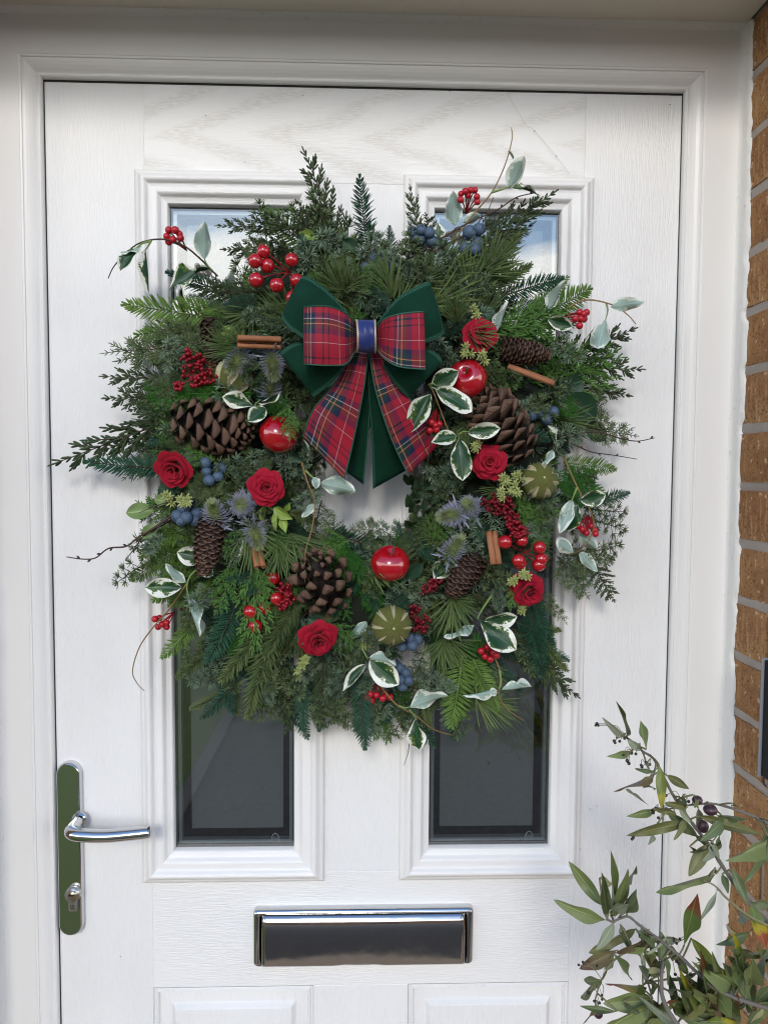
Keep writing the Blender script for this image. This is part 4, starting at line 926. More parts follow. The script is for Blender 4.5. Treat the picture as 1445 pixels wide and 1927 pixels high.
# ---- pine cones
m = NT('pine cone scale'); t_ = m.attr('tint'); n = m.noise(m.coord('Object'), 4, 4, 0.7); r_ = m.rand()
c = m.mix(n, (0.020, 0.011, 0.008), (0.042, 0.022, 0.015)); c = m.mix(m.ramp(t_, [(0.62, 0.0), (1.0, 1.0)]), c, m.mix(m.math('ADD', m.math('MULTIPLY', n, 0.6), m.math('MULTIPLY', r_, 0.4)), (0.075, 0.042, 0.030), (0.24, 0.145, 0.098)))
m.set(Base__Color=c, Roughness=0.75, Specular__IOR__Level=0.25); m.bump(m.noise(m.coord('Object', (1, 6, 6)), 6, 3), 0.5, 0.03); M_CONE = m.mat
M_CORE = simple('cone core', (0.016, 0.009, 0.006), 0.9)
def scale_mesh(st, seed, umbo=0.08):
    """a cone scale along +X, width Y, upper face +Z; st rows = (x, half width, thickness, lift, tint)"""
    r = random.Random(seed); b = MB(); prev = None
    for x, w, th, lf, t in st:
        w *= r.uniform(0.93, 1.07)
        ring = [b.vert((x+r.uniform(-.01, .01), y*w, lf + z*th*0.5 + (0.35*th if (abs(y) < 0.3 and z > 0) else 0) - 0.12*w*y*y)) for y, z in ((-1, 0), (-0.62, 0.9), (0, 1.0), (0.62, 0.9), (1, 0), (0.6, -0.9), (0, -1), (-0.6, -0.9))]
        if prev:
            for k in range(8): b.face((prev[k], prev[(k+1) % 8], ring[(k+1) % 8], ring[k])[::-1], 0, True, t)
        prev = ring
    c = b.vert((st[-1][0]+umbo, 0, st[-1][3]))
    for k in range(8): b.face((prev[k], prev[(k+1) % 8], c)[::-1], 0, True, st[-1][4])
    return b.mesh('scale', [M_CONE])
ROUND = [(0, .16, .05, 0, .1), (.35, .24, .06, 0, .1), (.65, .34, .09, .0, .15), (.86, .38, .15, .02, .4), (.96, .35, .24, .05, .85), (1.02, .24, .20, .09, 1.0)]
POINT = [(0, .13, .05, 0, .1), (.4, .20, .07, 0, .1), (.74, .26, .10, .0, .1), (.88, .28, .25, .03, .75), (.96, .22, .25, .07, 1.0), (1.04, .07, .10, .09, 1.0)]
BROAD = [(0, .20, .05, 0, .2), (.35, .34, .07, 0, .3), (.65, .44, .10, .0, .55), (.88, .40, .13, .02, .75), (.98, .26, .12, .04, 1.0), (1.05, .10, .10, .05, 1.0)]
SCALES = {k: [scale_mesh(v, s) for s in (1, 2, 3)] for k, v in (('round', ROUND), ('point', POINT), ('broad', BROAD))}
def big_cone(base, tip, R, d0, d1, n, kind, op0, op1, facev=None, sc=1.0, spin=0.0):
    A, B = P(*base, d0), P(*tip, d1); ax = B-A; L = ax.length; R = S(R, (d0+d1)/2)
    q = ax.normalized().to_track_quat('Z', 'Y').to_matrix().to_4x4(); M = Matrix.Translation(A) @ q @ Matrix.Rotation(spin, 4, 'Z')
    def Rf(t): return R*(0.62+0.38*math.sin(PI*min(1, 0.12+t*0.95)))*(1.0 if t < 0.55 else 1-0.58*((t-0.55)/0.45)**1.5)
    b = MB(); b.lathe([(0.0, 0.0)]+[(Rf(t)*0.40, L*t) for t in np.linspace(0.02, 0.92, 8)]+[(0.0, L*0.96)], 12); cone = b.obj('pine_cone', M_CORE, wreath, M)
    for i in range(n):
        t = (i+0.6)/n; a = i*2.39996 + U(-.06, .06); e = math.radians(op0+(op1-op0)*t + U(-5, 5)); rr = Rf(t)
        ln = rr*(0.78/max(0.35, math.cos(e)))*0.86; ln = min(ln, R*1.05)
        X = Vector((math.cos(a)*math.cos(e), math.sin(a)*math.cos(e), math.sin(e))); Zv = Vector((-math.cos(a)*math.sin(e), -math.sin(a)*math.sin(e), math.cos(e))); Y = Zv.cross(X)
        p = Vector((math.cos(a)*rr*0.22, math.sin(a)*rr*0.22, L*t*0.94)); k = ln; w = k*U(0.92, 1.08)*sc*(1.0 if t < 0.8 else 0.8)
        Ms = Matrix(((X.x*k, Y.x*w, Zv.x*k, p.x), (X.y*k, Y.y*w, Zv.y*k, p.y), (X.z*k, Y.z*w, Zv.z*k, p.z), (0, 0, 0, 1)))
        link(bpy.data.objects.new('scale', random.choice(SCALES[kind])), cone, M @ Ms)
    return cone
big_cone((325, 792), (478, 812), 58, .085, .095, 78, 'round', 12, 52, sc=1.12)
big_cone((985, 862), (893, 742), 64, .085, .10, 84, 'broad', 18, 60, sc=0.95)
big_cone((622, 1128), (590, 1058), 66, .055, .125, 52, 'point', 8, 60, sc=0.85)
# long tight cones: their small scales are one piece each
def small_cone(base, tip, R, d0, d1, seed, n=150):
    r = random.Random(seed); A, B = P(*base, d0), P(*tip, d1); ax = B-A; L = ax.length; R = S(R, d0)
    M = Matrix.Translation(A) @ ax.normalized().to_track_quat('Z', 'Y').to_matrix().to_4x4(); b = MB()
    def Rf(t): return R*(0.80+0.2*math.sin(PI*min(1, t*1.2)))*(1.0 if t < 0.6 else 1-0.66*((t-0.6)/0.4)**1.8)
    b.lathe([(0, 0)]+[(Rf(t)*0.72, L*t) for t in np.linspace(0.02, 0.97, 12)]+[(0, L*0.99)], 14, t=0.0)
    for i in range(n):
        t = (i+0.5)/n; a = i*2.39996 + r.uniform(-.05, .05); e = math.radians(38+34*t+r.uniform(-6, 6)); rr = Rf(t); ln = R*0.62*(1 if t < 0.8 else 0.8)
        X = Vector((math.cos(a)*math.cos(e), math.sin(a)*math.cos(e), math.sin(e))); Zv = Vector((-math.cos(a)*math.sin(e), -math.sin(a)*math.sin(e), math.cos(e))); Y = Zv.cross(X)
        p = Vector((math.cos(a)*rr*0.50, math.sin(a)*rr*0.50, L*t*0.93)); w = R*0.34*r.uniform(0.9, 1.1); pr = None
        for x, ww, z, tt in ((0, 0.6, 0, .1), (0.5, 1.0, 0.00, .2), (0.82, 0.9, 0.02, .6), (1.0, 0.42, 0.07, .92)):
            c = p + X*(ln*x) + Zv*(ln*z); row = [b.vert(c - Y*w*ww - Zv*ln*0.06), b.vert(c + Zv*ln*0.05), b.vert(c + Y*w*ww - Zv*ln*0.06)]
            if pr: b.face((pr[0], row[0], row[1], pr[1])[::-1], 0, True, tt); b.face((pr[1], row[1], row[2], pr[2])[::-1], 0, True, tt)
            pr = row
        b.face(pr[::-1], 0, True, 0.8)
    return b.obj('spruce_cone', M_CONE, wreath, M)
small_cone((395, 600), (412, 705), 25, .065, .075, 1); small_cone((935, 655), (1030, 668), 27, .09, .10, 2); small_cone((402, 972), (383, 1078), 30, .10, .115, 3); small_cone((900, 1042), (850, 1116), 31, .095, .11, 4, 130)
# ---- cinnamon sticks
m = NT('cinnamon bark'); n = m.noise(m.coord('Object', (1, 1, 0.12)), 500, 3, 0.7); n2 = m.noise(m.coord('Object'), 90, 3)
m.set(Base__Color=m.mix(m.math('ADD', m.math('MULTIPLY', n, 0.6), m.math('MULTIPLY', n2, 0.4)), (0.16, 0.050, 0.020), (0.44, 0.19, 0.080)), Roughness=0.75); m.bump(n, 0.5, 0.001); M_CIN = m.mat
def cinnamon(base, tip, d0, d1, R, roll=0.0):
    A, B = P(*base, d0), P(*tip, d1); L = (B-A).length; R = S(R, d0); b = MB()
    prof = []
    for sgn in (1, -1):
        pts_ = []
        for k in range(22):
            a = 0.2 + k/21*7.2; rr = R*(0.56-0.050*a); pts_.append((sgn*R*0.50 + sgn*rr*math.cos(a+PI), -rr*math.sin(a+PI)))
        prof.append(pts_)
    for pts_ in prof:
        for th_, fl in ((0.0, False), (-0.085*R, True)):
            g = []
            for i in range(5):
                row = []
                for k, (x, y) in enumerate(pts_):
                    cx = math.copysign(R*0.5, x); rr_ = math.hypot(x-cx, y); f = (rr_+th_)/max(1e-6, rr_)
                    row.append(b.vert((cx+(x-cx)*f, y*f, L*i/4 + (U(-1, 1)*R*0.06 if i in (0, 4) else 0))))
                g.append(row)
            for i in range(4):
                for k in range(21): q = (g[i][k], g[i][k+1], g[i+1][k+1], g[i+1][k]); b.face(q[::-1] if fl else q)
            if not fl: g0 = g
            else:
                for e in (0, 4):
                    for k in range(21): b.face((g0[e][k], g0[e][k+1], g[e][k+1], g[e][k]))
    M = Matrix.Translation(A) @ (B-A).normalized().to_track_quat('Z', 'Y').to_matrix().to_4x4() @ Matrix.Rotation(roll, 4, 'Z')
    b.obj('cinnamon_stick', M_CIN, wreath, M)
cinnamon((528, 646), (447, 643), .115, .125, 14, 0.9); cinnamon((955, 690), (1041, 722), .095, .10, 13, 0.3); cinnamon((478, 1015), (490, 1068), .09, .12, 12, 0.0); cinnamon((924, 1000), (933, 1062), .105, .115, 13, 0.1)
# ---- berries
def sph(nm, mat, n=16, crown=True):
    b = MB(); b.lathe([(math.sin(PI*i/10)*(1 if 0 < i < 10 else 0), -math.cos(PI*i/10)*0.96) for i in range(11)], n)
    if crown:
        for k in range(5):
            a = 2*PI*k/5; b.needle(Vector((0.10*math.cos(a), 0.10*math.sin(a), 0.92)), Vector((math.cos(a)*0.5, math.sin(a)*0.5, 0.8)), Vector((0, 0, 1)), 0.26, 0.16)
    return b.mesh(nm, [mat])
m = NT('shiny red berry'); n = m.noise(m.coord('Object'), 4, 3); m.set(Base__Color=m.mix(n, (0.30, 0.004, 0.010), (0.46, 0.008, 0.016)), Roughness=0.2, Coat__Weight=0.8, Coat__Roughness=0.08); M_RED = m.mat
M_RED2 = simple('matt red berry', (0.40, 0.006, 0.018), 0.4); M_RSTEM = simple('red berry stem', (0.30, 0.012, 0.020), 0.5)
m = NT('blue berry bloom'); n = m.noise(m.coord('Object', (1, 1, 4)), 3.5, 5, 0.7); m.set(Base__Color=m.mix(m.ramp(n, [(0.35, 0.0), (0.65, 1.0)]), (0.018, 0.034, 0.066), (0.090, 0.150, 0.230)), Roughness=0.65); M_BLUE = m.mat
M_BSTEM = simple('blue grey stem', (0.05, 0.085, 0.13), 0.7)
BR, BR2, BB = sph('berry', M_RED), sph('berry', M_RED2, 12, False), sph('berry', M_BLUE, 14)
def berries(nm, me, stem_mat, root, lst, R, d, stem_r=0.0009, thick_root=True):
    b = MB(); rp = P(root[0], root[1], d-0.022)
    for (x, y) in lst:
        q = P(x, y, d-0.004); mid = rp.lerp(q, 0.55) + Vector((U(-.002, .002), -0.002, 0.001)); b.tube(spline([rp, mid, q], 4), stem_r, 5)
    st = b.obj(nm, stem_mat, wreath)
    for (x, y) in lst:
        dd = d + U(-0.006, 0.006); rr = S(R, dd)*U(0.93, 1.07)
        ax = (P(x, y, dd)-rp).normalized() + Vector((U(-.4, .4), U(-.9, .1), U(-.4, .4)))
        link(bpy.data.objects.new('berry', me), st, mat_at(x, y, dd, ax, rr, U(0, 6)))
berries('red_berry_pick', BR, M_RSTEM, (545, 512), [(496, 473), (480, 491), (503, 500), (549, 489), (482, 527), (521, 537), (559, 528), (551, 560)], 13.5, .105)
berries('red_berry_pick', BR, M_RSTEM, (520, 1080), [(515, 1088), (487, 1112), (521, 1126), (472, 1151), (498, 1144), (480, 1178), (541, 1120)], 13.5, .095)
berries('red_berry_pick', BR, M_RSTEM, (985, 1040), [(950, 1020), (981, 1017), (1015, 1030), (978, 1060), (1013, 1063), (975, 1055), (1018, 1052)], 13, .105)
for rt_, l_, R_, d_ in (((352, 472), [(318, 433), (314, 445), (326, 451), (338, 440), (330, 433), (340, 448), (318, 455)], 7.0, .07), ((877, 402), [(867, 365), (875, 360), (885, 358), (893, 358), (880, 368), (897, 370), (866, 376), (898, 380)], 6.3, .07), ((1055, 597), [(1090, 588), (1098, 591), (1082, 600), (1092, 600), (1098, 600), (1090, 613), (1103, 588)], 7.0, .085),
    ((820, 770), [(812, 795), (806, 802), (818, 800), (826, 798), (808, 810), (820, 808), (802, 796)], 7.2, .125), ((1106, 968), [(1086, 990), (1095, 996), (1103, 1003), (1120, 1005), (1112, 990), (1100, 1000), (1118, 998)], 6.6, .08), ((925, 1205), [(905, 1225), (912, 1235), (922, 1240), (928, 1228), (934, 1233), (917, 1218), (925, 1215)], 7.2, .095),
    ((708, 1285), [(690, 1312), (699, 1318), (708, 1308), (727, 1310), (720, 1314), (696, 1306), (734, 1312)], 7.0, .085), ((328, 1152), [(300, 1163), (305, 1175), (292, 1165), (314, 1172), (314, 1180), (298, 1180)], 6.5, .06)):
    berries('holly_berry_cluster', BR2, M_RSTEM, rt_, l_, R_, d_, 0.0008)
for rt_, l_, R_, d_ in (((775, 480), [(776, 437), (792, 433), (808, 438), (791, 449), (813, 454), (781, 447)], 11, .085), ((865, 450), [(883, 437), (900, 432), (897, 458), (876, 469), (893, 470)], 12.5, .08), ((715, 515), [(705, 487), (722, 489), (733, 502), (686, 503), (730, 515)], 11, .085), ((412, 870), [(387, 871), (389, 888), (394, 904), (418, 881), (411, 897)], 11, .10),
    ((372, 930), [(346, 958), (335, 971), (352, 974), (371, 966), (368, 980), (342, 980)], 12, .095), ((780, 1195), [(757, 1217), (775, 1215), (785, 1203), (770, 1200)], 10.5, .10), ((745, 1240), [(763, 1266), (752, 1258), (768, 1281), (757, 1291), (751, 1280)], 10.5, .095), ((1030, 760), [(1029, 790), (1041, 775), (1030, 772), (1012, 778), (1000, 782)], 11, .085)):
    berries('blue_berry_cluster', BB, M_BSTEM, rt_, l_, R_, d_, 0.0015)
# seed-like tiny red berries: too small to pick apart, one piece per spray
def seeds(root, blobs, d, n, seed, mat):
    r = random.Random(seed); b = MB(); rp = P(root[0], root[1], d-0.02)
    for (cx, cy, sx, sy) in blobs:
        hub = P(cx, cy, d-0.010); b.tube(spline([rp, rp.lerp(hub, .5)+Vector((0, -.003, 0)), hub], 3), 0.0008, 4, 1)
        for k in range(n):
            a = r.uniform(0, 2*PI); q = math.sqrt(r.random()); dd = d + r.uniform(-.008, .006)
            p = P(cx+sx*q*math.cos(a), cy+sy*q*math.sin(a), dd); R = S(r.uniform(2.8, 4.4), dd)
            b.tube([hub, hub.lerp(p, .6)+Vector((0, -.001, 0)), p], 0.0004, 3, 1, cap=False)
            ids = [b.vert(p+Vector(v)*R) for v in ((1, 0, 0), (0, 1, 0), (-1, 0, 0), (0, -1, 0), (0.1, 0, 1.3), (0, 0, -1.2), (.6, -.6, .6), (-.6, -.6, .6))]
            for f in ((0, 1, 4), (1, 2, 4), (2, 7, 4), (7, 6, 4), (6, 0, 4), (3, 6, 7), (3, 0, 6), (3, 7, 2), (1, 0, 5), (2, 1, 5), (3, 2, 5), (0, 3, 5)): b.face([ids[i] for i in f], 0, True, r.random())
    b.obj('seed_berry_spray', [mat, M_RSTEM], wreath)
M_SEED = needle_mat('crimson seed berries', (0.20, 0.006, 0.014), (0.38, 0.012, 0.028), 0.45); M_SEED2 = needle_mat('dark crimson seed berries', (0.11, 0.004, 0.010), (0.24, 0.008, 0.020), 0.45)
seeds((410, 690), [(350, 668, 12, 12), (372, 680, 16, 14), (362, 700, 22, 16), (392, 708, 16, 14), (375, 718, 18, 12), (337, 727, 8, 9)], .10, 22, 1, M_SEED)
seeds((535, 1130), [(535, 1108, 12, 12), (545, 1125, 10, 14), (530, 1140, 10, 8)], .11, 22, 2, M_SEED)
seeds((770, 1130), [(820, 1100, 14, 10), (805, 1108, 12, 9), (780, 1150, 12, 14), (795, 1170, 14, 14), (790, 1185, 12, 8)], .11, 18, 3, M_SEED2)
seeds((950, 965), [(922, 945, 16, 18), (938, 958, 16, 14), (955, 950, 14, 16), (962, 975, 14, 12)], .11, 26, 4, M_SEED2)
seeds((965, 985), [(965, 985, 12, 12), (980, 1000, 16, 12), (972, 1005, 14, 8)], .11, 22, 5, M_SEED)
# ---- sea holly heads
m = NT('sea holly bristle'); m.set(Base__Color=m.mix(m.attr('tint'), (0.24, 0.30, 0.08), (0.30, 0.30, 0.46)), Roughness=0.6); M_ERY = m.mat
M_EBR = needle_mat('sea holly bract', (0.20, 0.23, 0.27), (0.36, 0.36, 0.48), 0.6)
def thistle(base, tip, d0, d1, R, seed):
    r = random.Random(seed); A, B = P(*base, d0), P(*tip, d1); L = (B-A).length; R = S(R, d1); b = MB()
    M = Matrix.Translation(A) @ (B-A).normalized().to_track_quat('Z', 'Y').to_matrix().to_4x4()
    b.lathe([(0, 0), (R*.22, L*.06), (R*.27, L*.35), (R*.25, L*.65), (R*.15, L*.9), (0, L)], 12, 0, t=0.0)
    nb = 250
    for i in range(nb):
        t = (i+.5)/nb; a = i*2.39996; e = math.radians(-4+64*t+r.uniform(-9, 9)); rr = R*0.27*math.sin(PI*(0.12+0.86*t))
        d = Vector((math.cos(a)*math.cos(e), math.sin(a)*math.cos(e), math.sin(e))); ln = R*(0.84-0.22*t)*r.uniform(.8, 1.15); q = Vector((rr*math.cos(a), rr*math.sin(a), L*t)); w = R*0.085
        # a green foot and a lilac point
        b.needle(q, d, Vector((0, 0, 1)), ln*0.45, w*1.3, 0.10+r.uniform(-.1, .15), 0, True); b.needle(q+d*ln*0.35, d+Vector((r.uniform(-.12, .12), r.uniform(-.12, .12), 0.12)), Vector((0, 0, 1)), ln*0.65, w*0.8, (0.9 if t < 0.55 else 0.9-1.7*(t-0.55))+r.uniform(-.2, .1))
    o = b.obj('sea_holly_head', M_ERY, wreath, M)
    b = MB()
    for k in range(8):
        a = 2*PI*k/8+r.uniform(-.2, .2); d = Vector((math.cos(a), math.sin(a), r.uniform(-.35, .35)))
        b.needle(Vector((0, 0, 0)), d, Vector((0, 0, 1)), R*r.uniform(1.3, 1.9), R*0.24, r.random())
        for s2 in (1, -1):
            side = Vector((-d.y, d.x, 0))*s2; b.needle(d*R*0.8, d*0.7+side*0.6, Vector((0, 0, 1)), R*0.45, R*0.12, r.random())
    b.obj('bract', M_EBR, o, M)
for i, a in enumerate((((458, 668), (436, 694), .095, .115, 27), ((512, 668), (515, 705), .10, .115, 26), ((508, 745), (512, 715), .09, .10, 24), ((408, 985), (400, 950), .10, .12, 27), ((455, 948), (453, 950), .095, .125, 26), ((478, 992), (486, 1025), .10, .118, 24), ((862, 968), (832, 972), .10, .115, 25), ((885, 960), (878, 948), .085, .11, 25), ((845, 1048), (864, 1016), .095, .11, 26))): thistle(*a, i)
# ---- leaves
def leaf_mesh(nm, mat, shape, bend, cup, twist, nu=12, nv=6, seed=0, wave=0.03):
    r = random.Random(seed); b = MB(); w1 = r.uniform(0, 6)
    def fn(u, v):
        y = (v*2-1); w = shape(u)*0.5; tw = twist*(u-0.3); yy = y*w
        z = bend*(u-u*u*0.2)*u - bend*0.3*u + cup*abs(y)**1.5*w*1.0 + wave*math.sin(7*u+w1)*y*abs(y)*w*4
        return (u*(1-0.12*abs(bend)), yy*math.cos(tw)-z*0, z + yy*math.sin(tw))
    b.grid(fn, nu, nv); return b.mesh(nm, [mat])
def sh_holly(u): return max(0.02, (math.sin(PI*u**1.05)**0.68))*(0.90+0.12*u)+0.015
def sh_lance(u): return max(0.01, math.sin(PI*u**0.9)**1.05)
def sh_round(u): return max(0.02, math.sin(PI*u)**0.55)
def varieg(name, inner, inner2, margin, thr, rough=0.4):
    m = NT(name); uv = m.coord('UV'); sp = m.n.new('ShaderNodeSeparateXYZ'); m.l.new(uv, sp.inputs[0])
    e = m.math('ABSOLUTE', m.math('SUBTRACT', m.math('MULTIPLY', sp.outputs[1], 2.0), 1.0))
    tipf = m.math('MULTIPLY', m.math('POWER', sp.outputs[0], 5.0), 0.7); e2 = m.math('ADD', e, tipf)
    vec = m.node('VectorMath', _operation='MULTIPLY_ADD'); vec.inputs[1].default_value = (7, 5, 1); m.l.new(uv, vec.inputs[0])
    cmb = m.n.new('ShaderNodeCombineXYZ'); rnd = m.rand(); m.put(cmb.inputs[0], m.math('MULTIPLY', rnd, 37.0)); m.put(cmb.inputs[2], m.math('MULTIPLY', rnd, 11.0)); m.l.new(cmb.outputs[0], vec.inputs[2])
    nz = m.noise(vec.outputs[0], 2.3, 5, 0.7); nz2 = m.noise(vec.outputs[0], 0.55, 2); e2 = m.math('ADD', e2, m.math('MULTIPLY', m.math('SUBTRACT', rnd, 0.5), 0.30))
    x = m.math('ADD', e2, m.math('MULTIPLY', m.math('SUBTRACT', nz, 0.5), 1.1)); x = m.math('ADD', x, m.math('MULTIPLY', m.math('SUBTRACT', nz2, 0.5), 1.5))
    f = m.ramp(x, [(thr, 0.0), (thr+0.03, 1.0)]); f1 = m.ramp(x, [(thr-0.22, 0.0), (thr-0.17, 1.0)])
    c = m.mix(f1, inner, inner2); c = m.mix(f, c, margin)
    rib = m.ramp(e, [(0.02, 1.0), (0.06, 0.0)]); c = m.mix(m.math('MULTIPLY', rib, 0.22), c, tuple(min(0.8, v_*2.2+0.05) for v_ in inner2))
    m.bump(m.math('ADD', m.math('MULTIPLY', nz, 0.5), rib), 0.15, 0.03); m.set(Base__Color=c, Roughness=rough, Specular__IOR__Level=0.4); return m.mat
def sh_wide(u): return max(0.02, (math.sin(PI*u**1.25)**0.62))*(0.85+0.22*u)+0.015
def sh_slim(u): return max(0.015, math.sin(PI*u**0.9)**0.85)*0.92+0.01
M_VD = varieg('variegated leaf upper side', (0.012, 0.050, 0.022), (0.060, 0.115, 0.015), (0.72, 0.73, 0.64), 0.75, 0.33)
M_VP = varieg('variegated leaf underside', (0.25, 0.345, 0.30), (0.28, 0.38, 0.315), (0.62, 0.66, 0.58), 0.78, 0.5)
VD = [leaf_mesh('leaf', M_VD, sh, bnd, cp, tw, seed=s, wave=wv) for s, (sh, bnd, cp, tw, wv) in enumerate(((sh_holly, -0.18, 0.35, 0.2, .05), (sh_wide, -0.34, 0.20, -0.4, .08), (sh_slim, 0.12, 0.45, 0.5, .03), (sh_wide, -0.45, 0.5, 0.1, .06), (sh_holly, -0.26, -0.2, 0.6, .09)))]
VP = [leaf_mesh('leaf', M_VP, sh, bnd, cp, tw, seed=9+s, wave=wv) for s, (sh, bnd, cp, tw, wv) in enumerate(((sh_holly, 0.15, -0.35, 0.2, .05), (sh_slim, 0.28, -0.15, -0.5, .08), (sh_wide, -0.15, -0.45, 0.5, .06), (sh_holly, 0.38, -0.3, 0.0, .09)))]
def plain_leaf_mat(name, c0, c1, rough=0.5):
    m = NT(name); uv = m.coord('UV'); sp = m.n.new('ShaderNodeSeparateXYZ'); m.l.new(uv, sp.inputs[0]); e = m.math('ABSOLUTE', m.math('SUBTRACT', m.math('MULTIPLY', sp.outputs[1], 2.0), 1.0))
    rib = m.ramp(e, [(0.04, 1.0), (0.10, 0.0)]); n = m.noise(m.coord('Object'), 3, 4); c = m.mix(m.math('ADD', m.math('MULTIPLY', n, .6), m.math('MULTIPLY', m.rand(), .4)), c0, c1)
    c = m.mix(m.math('MULTIPLY', rib, 0.5), c, tuple(min(.7, v*2) for v in c1)); m.bump(rib, 0.3, 0.03); m.set(Base__Color=c, Roughness=rough, Specular__IOR__Level=0.35); return m.mat
M_LIGHTLEAF = plain_leaf_mat('light green leaf', (0.13, 0.19, 0.06), (0.20, 0.29, 0.11)); M_DARKLEAF = plain_leaf_mat('dark green ivy leaf', (0.012, 0.040, 0.020), (0.030, 0.075, 0.040)); M_LIMELEAF = plain_leaf_mat('yellow green leaf', (0.13, 0.20, 0.03), (0.24, 0.34, 0.07)); M_BOX = plain_leaf_mat('small round dull leaf', (0.028, 0.060, 0.026), (0.055, 0.095, 0.045))
LL = [leaf_mesh('leaf', M_LIGHTLEAF, sh_holly, b_, .3, t_, seed=s) for s, (b_, t_) in enumerate(((-.2, .3), (.1, -.3)))]
LDK = [leaf_mesh('leaf', M_DARKLEAF, sh_holly, b_, .25, t_, seed=s) for s, (b_, t_) in enumerate(((-.25, .3), (-.1, -.3)))]
LLM = [leaf_mesh('leaf', M_LIMELEAF, sh_lance, b_, .3, t_, seed=s) for s, (b_, t_) in enumerate(((-.2, .4), (.2, -.3)))]
LBX = [leaf_mesh('leaf', M_BOX, sh_round, b_, .3, t_, nu=7, nv=4, seed=s) for s, (b_, t_) in enumerate(((-.2, .4), (.1, -.3)))]
def leafset(nm, stems, leaves, pool, mats):
    """stems: [(points (px,py,d), radius, mat index)]; leaves: [(bx,by,tx,ty,width px,d0,d1,roll,variant)]"""
    b = MB()
    for pts, r_, mi in stems:
        path = spline([P(*p) for p in pts], 6); b.tube(path, [r_*(1-0.55*i/(len(path)-1)) for i in range(len(path))], 6, mi, t=random.random())
    if not stems:
        x, y, _, _, _, d0 = leaves[0][:6]; b.tube([P(x, y, d0-0.012), P(x, y, d0)], 0.0008, 5, 0)
    st = b.obj(nm, mats, wreath)
    for l in leaves:
        bx, by, tx, ty, w, d0, d1, roll, v = l; pl = pool[v[0]] if isinstance(pool, dict) else pool
        me = pl[int(v[1:] or 0) % len(pl)] if isinstance(v, str) else pl[v % len(pl)]
        A, B = P(bx, by, d0), P(tx, ty, d1); ww = S(w, d1)
        link(bpy.data.objects.new('leaf', me), st, place(A, B, (0, -1, 0), roll, 1.0, ww, (B-A).length))
VV = {'d': VD, 'p': VP}; VM = [M_VINE, M_GSTEM, M_TWIG]
def vset(stems, leaves): leafset('variegated_sprig', stems, leaves, VV, VM)
vset([([(850, 460, .06), (885, 410, .065), (925, 362, .07), (950, 310, .07), (963, 262, .07), (962, 240, .07)], .0012, 0), ([(925, 362, .07), (945, 356, .072), (960, 350, .072)], .0016, 1)],
     [(957, 355, 986, 292, 34, .07, .085, .2, 'p0'), (962, 353, 1024, 362, 26, .07, .08, -.7, 'd1'), (966, 300, 955, 282, 9, .07, .07, .3, 'd0'), (857, 425, 850, 358, 36, .06, .07, .1, 'p1')])
vset([], [(822, 462, 828, 416, 17, .07, .075, .5, 'd1'), (870, 418, 905, 405, 22, .06, .06, .4, 'p2'), (825, 490, 850, 470, 20, .07, .075, .3, 'd2')])
vset([([(410, 520, .06), (375, 485, .065), (345, 462, .07), (305, 450, .075), (262, 458, .075), (232, 482, .075), (214, 503, .075), (204, 524, .075)], .0013, 2), ([(285, 453, .075), (265, 460, .078), (252, 475, .078)], .0014, 1), ([(285, 453, .075), (278, 465, .078), (272, 472, .08)], .0014, 1), ([(400, 512, .065), (388, 495, .075), (384, 480, .08)], .0014, 1)],
     [(385, 488, 384, 416, 34, .08, .09, .5, 'p0'), (395, 506, 310, 532, 20, .075, .085, .9, 'd1'), (274, 468, 286, 556, 17, .08, .085, .9, 'd2'), (258, 470, 224, 508, 30, .078, .09, .2, 'd0'), (268, 462, 228, 482, 18, .078, .085, .9, 'p1')])
vset([([(985, 640, .06), (1050, 592, .07), (1098, 565, .075), (1150, 573, .08), (1180, 592, .08), (1196, 610, .08)], .0013, 0), ([(1140, 570, .078), (1143, 585, .08), (1138, 605, .085)], .0013, 1)],
     [(1032, 588, 1062, 524, 27, .075, .09, .6, 'p0'), (1148, 578, 1214, 566, 30, .08, .09, .4, 'p1'), (1138, 602, 1122, 664, 38, .085, .095, .3, 'p3'), (1030, 600, 1078, 616, 28, .08, .085, .3, 'd0'), (932, 628, 960, 568, 24, .09, .10, .7, 'p2'), (1018, 575, 1055, 560, 14, .07, .075, .8, 'd1'), (950, 650, 1000, 655, 24, .085, .09, .6, 'p0')])
vset([([(870, 842, .105), (845, 812, .125), (828, 770, .13), (814, 735, .13), (806, 724, .13)], .0011, 0), ([(806, 724, .13), (814, 722, .133), (822, 726, .135)], .0013, 1)],
     [(812, 728, 862, 698, 40, .13, .142, .1, 'd0'), (820, 732, 890, 772, 46, .133, .148, -.1, 'd1'), (810, 742, 770, 812, 40, .13, .142, .2, 'd3')])
vset([([(880, 880, .10), (872, 850, .12), (862, 820, .13)], .0012, 1), ([(862, 818, .13), (872, 812, .132), (882, 813, .134)], .0011, 1)],
     [(880, 814, 942, 806, 33, .132, .142, .1, 'd0'), (858, 820, 810, 834, 34, .13, .138, .2, 'd2'), (864, 826, 871, 904, 42, .13, .145, .1, 'd1')])
vset([], [(1042, 850, 1034, 800, 22, .085, .10, .7, 'd0'), (1040, 846, 1022, 880, 18, .085, .09, .8, 'p1'), (1045, 822, 1038, 802, 12, .09, .09, .2, 'd1')])
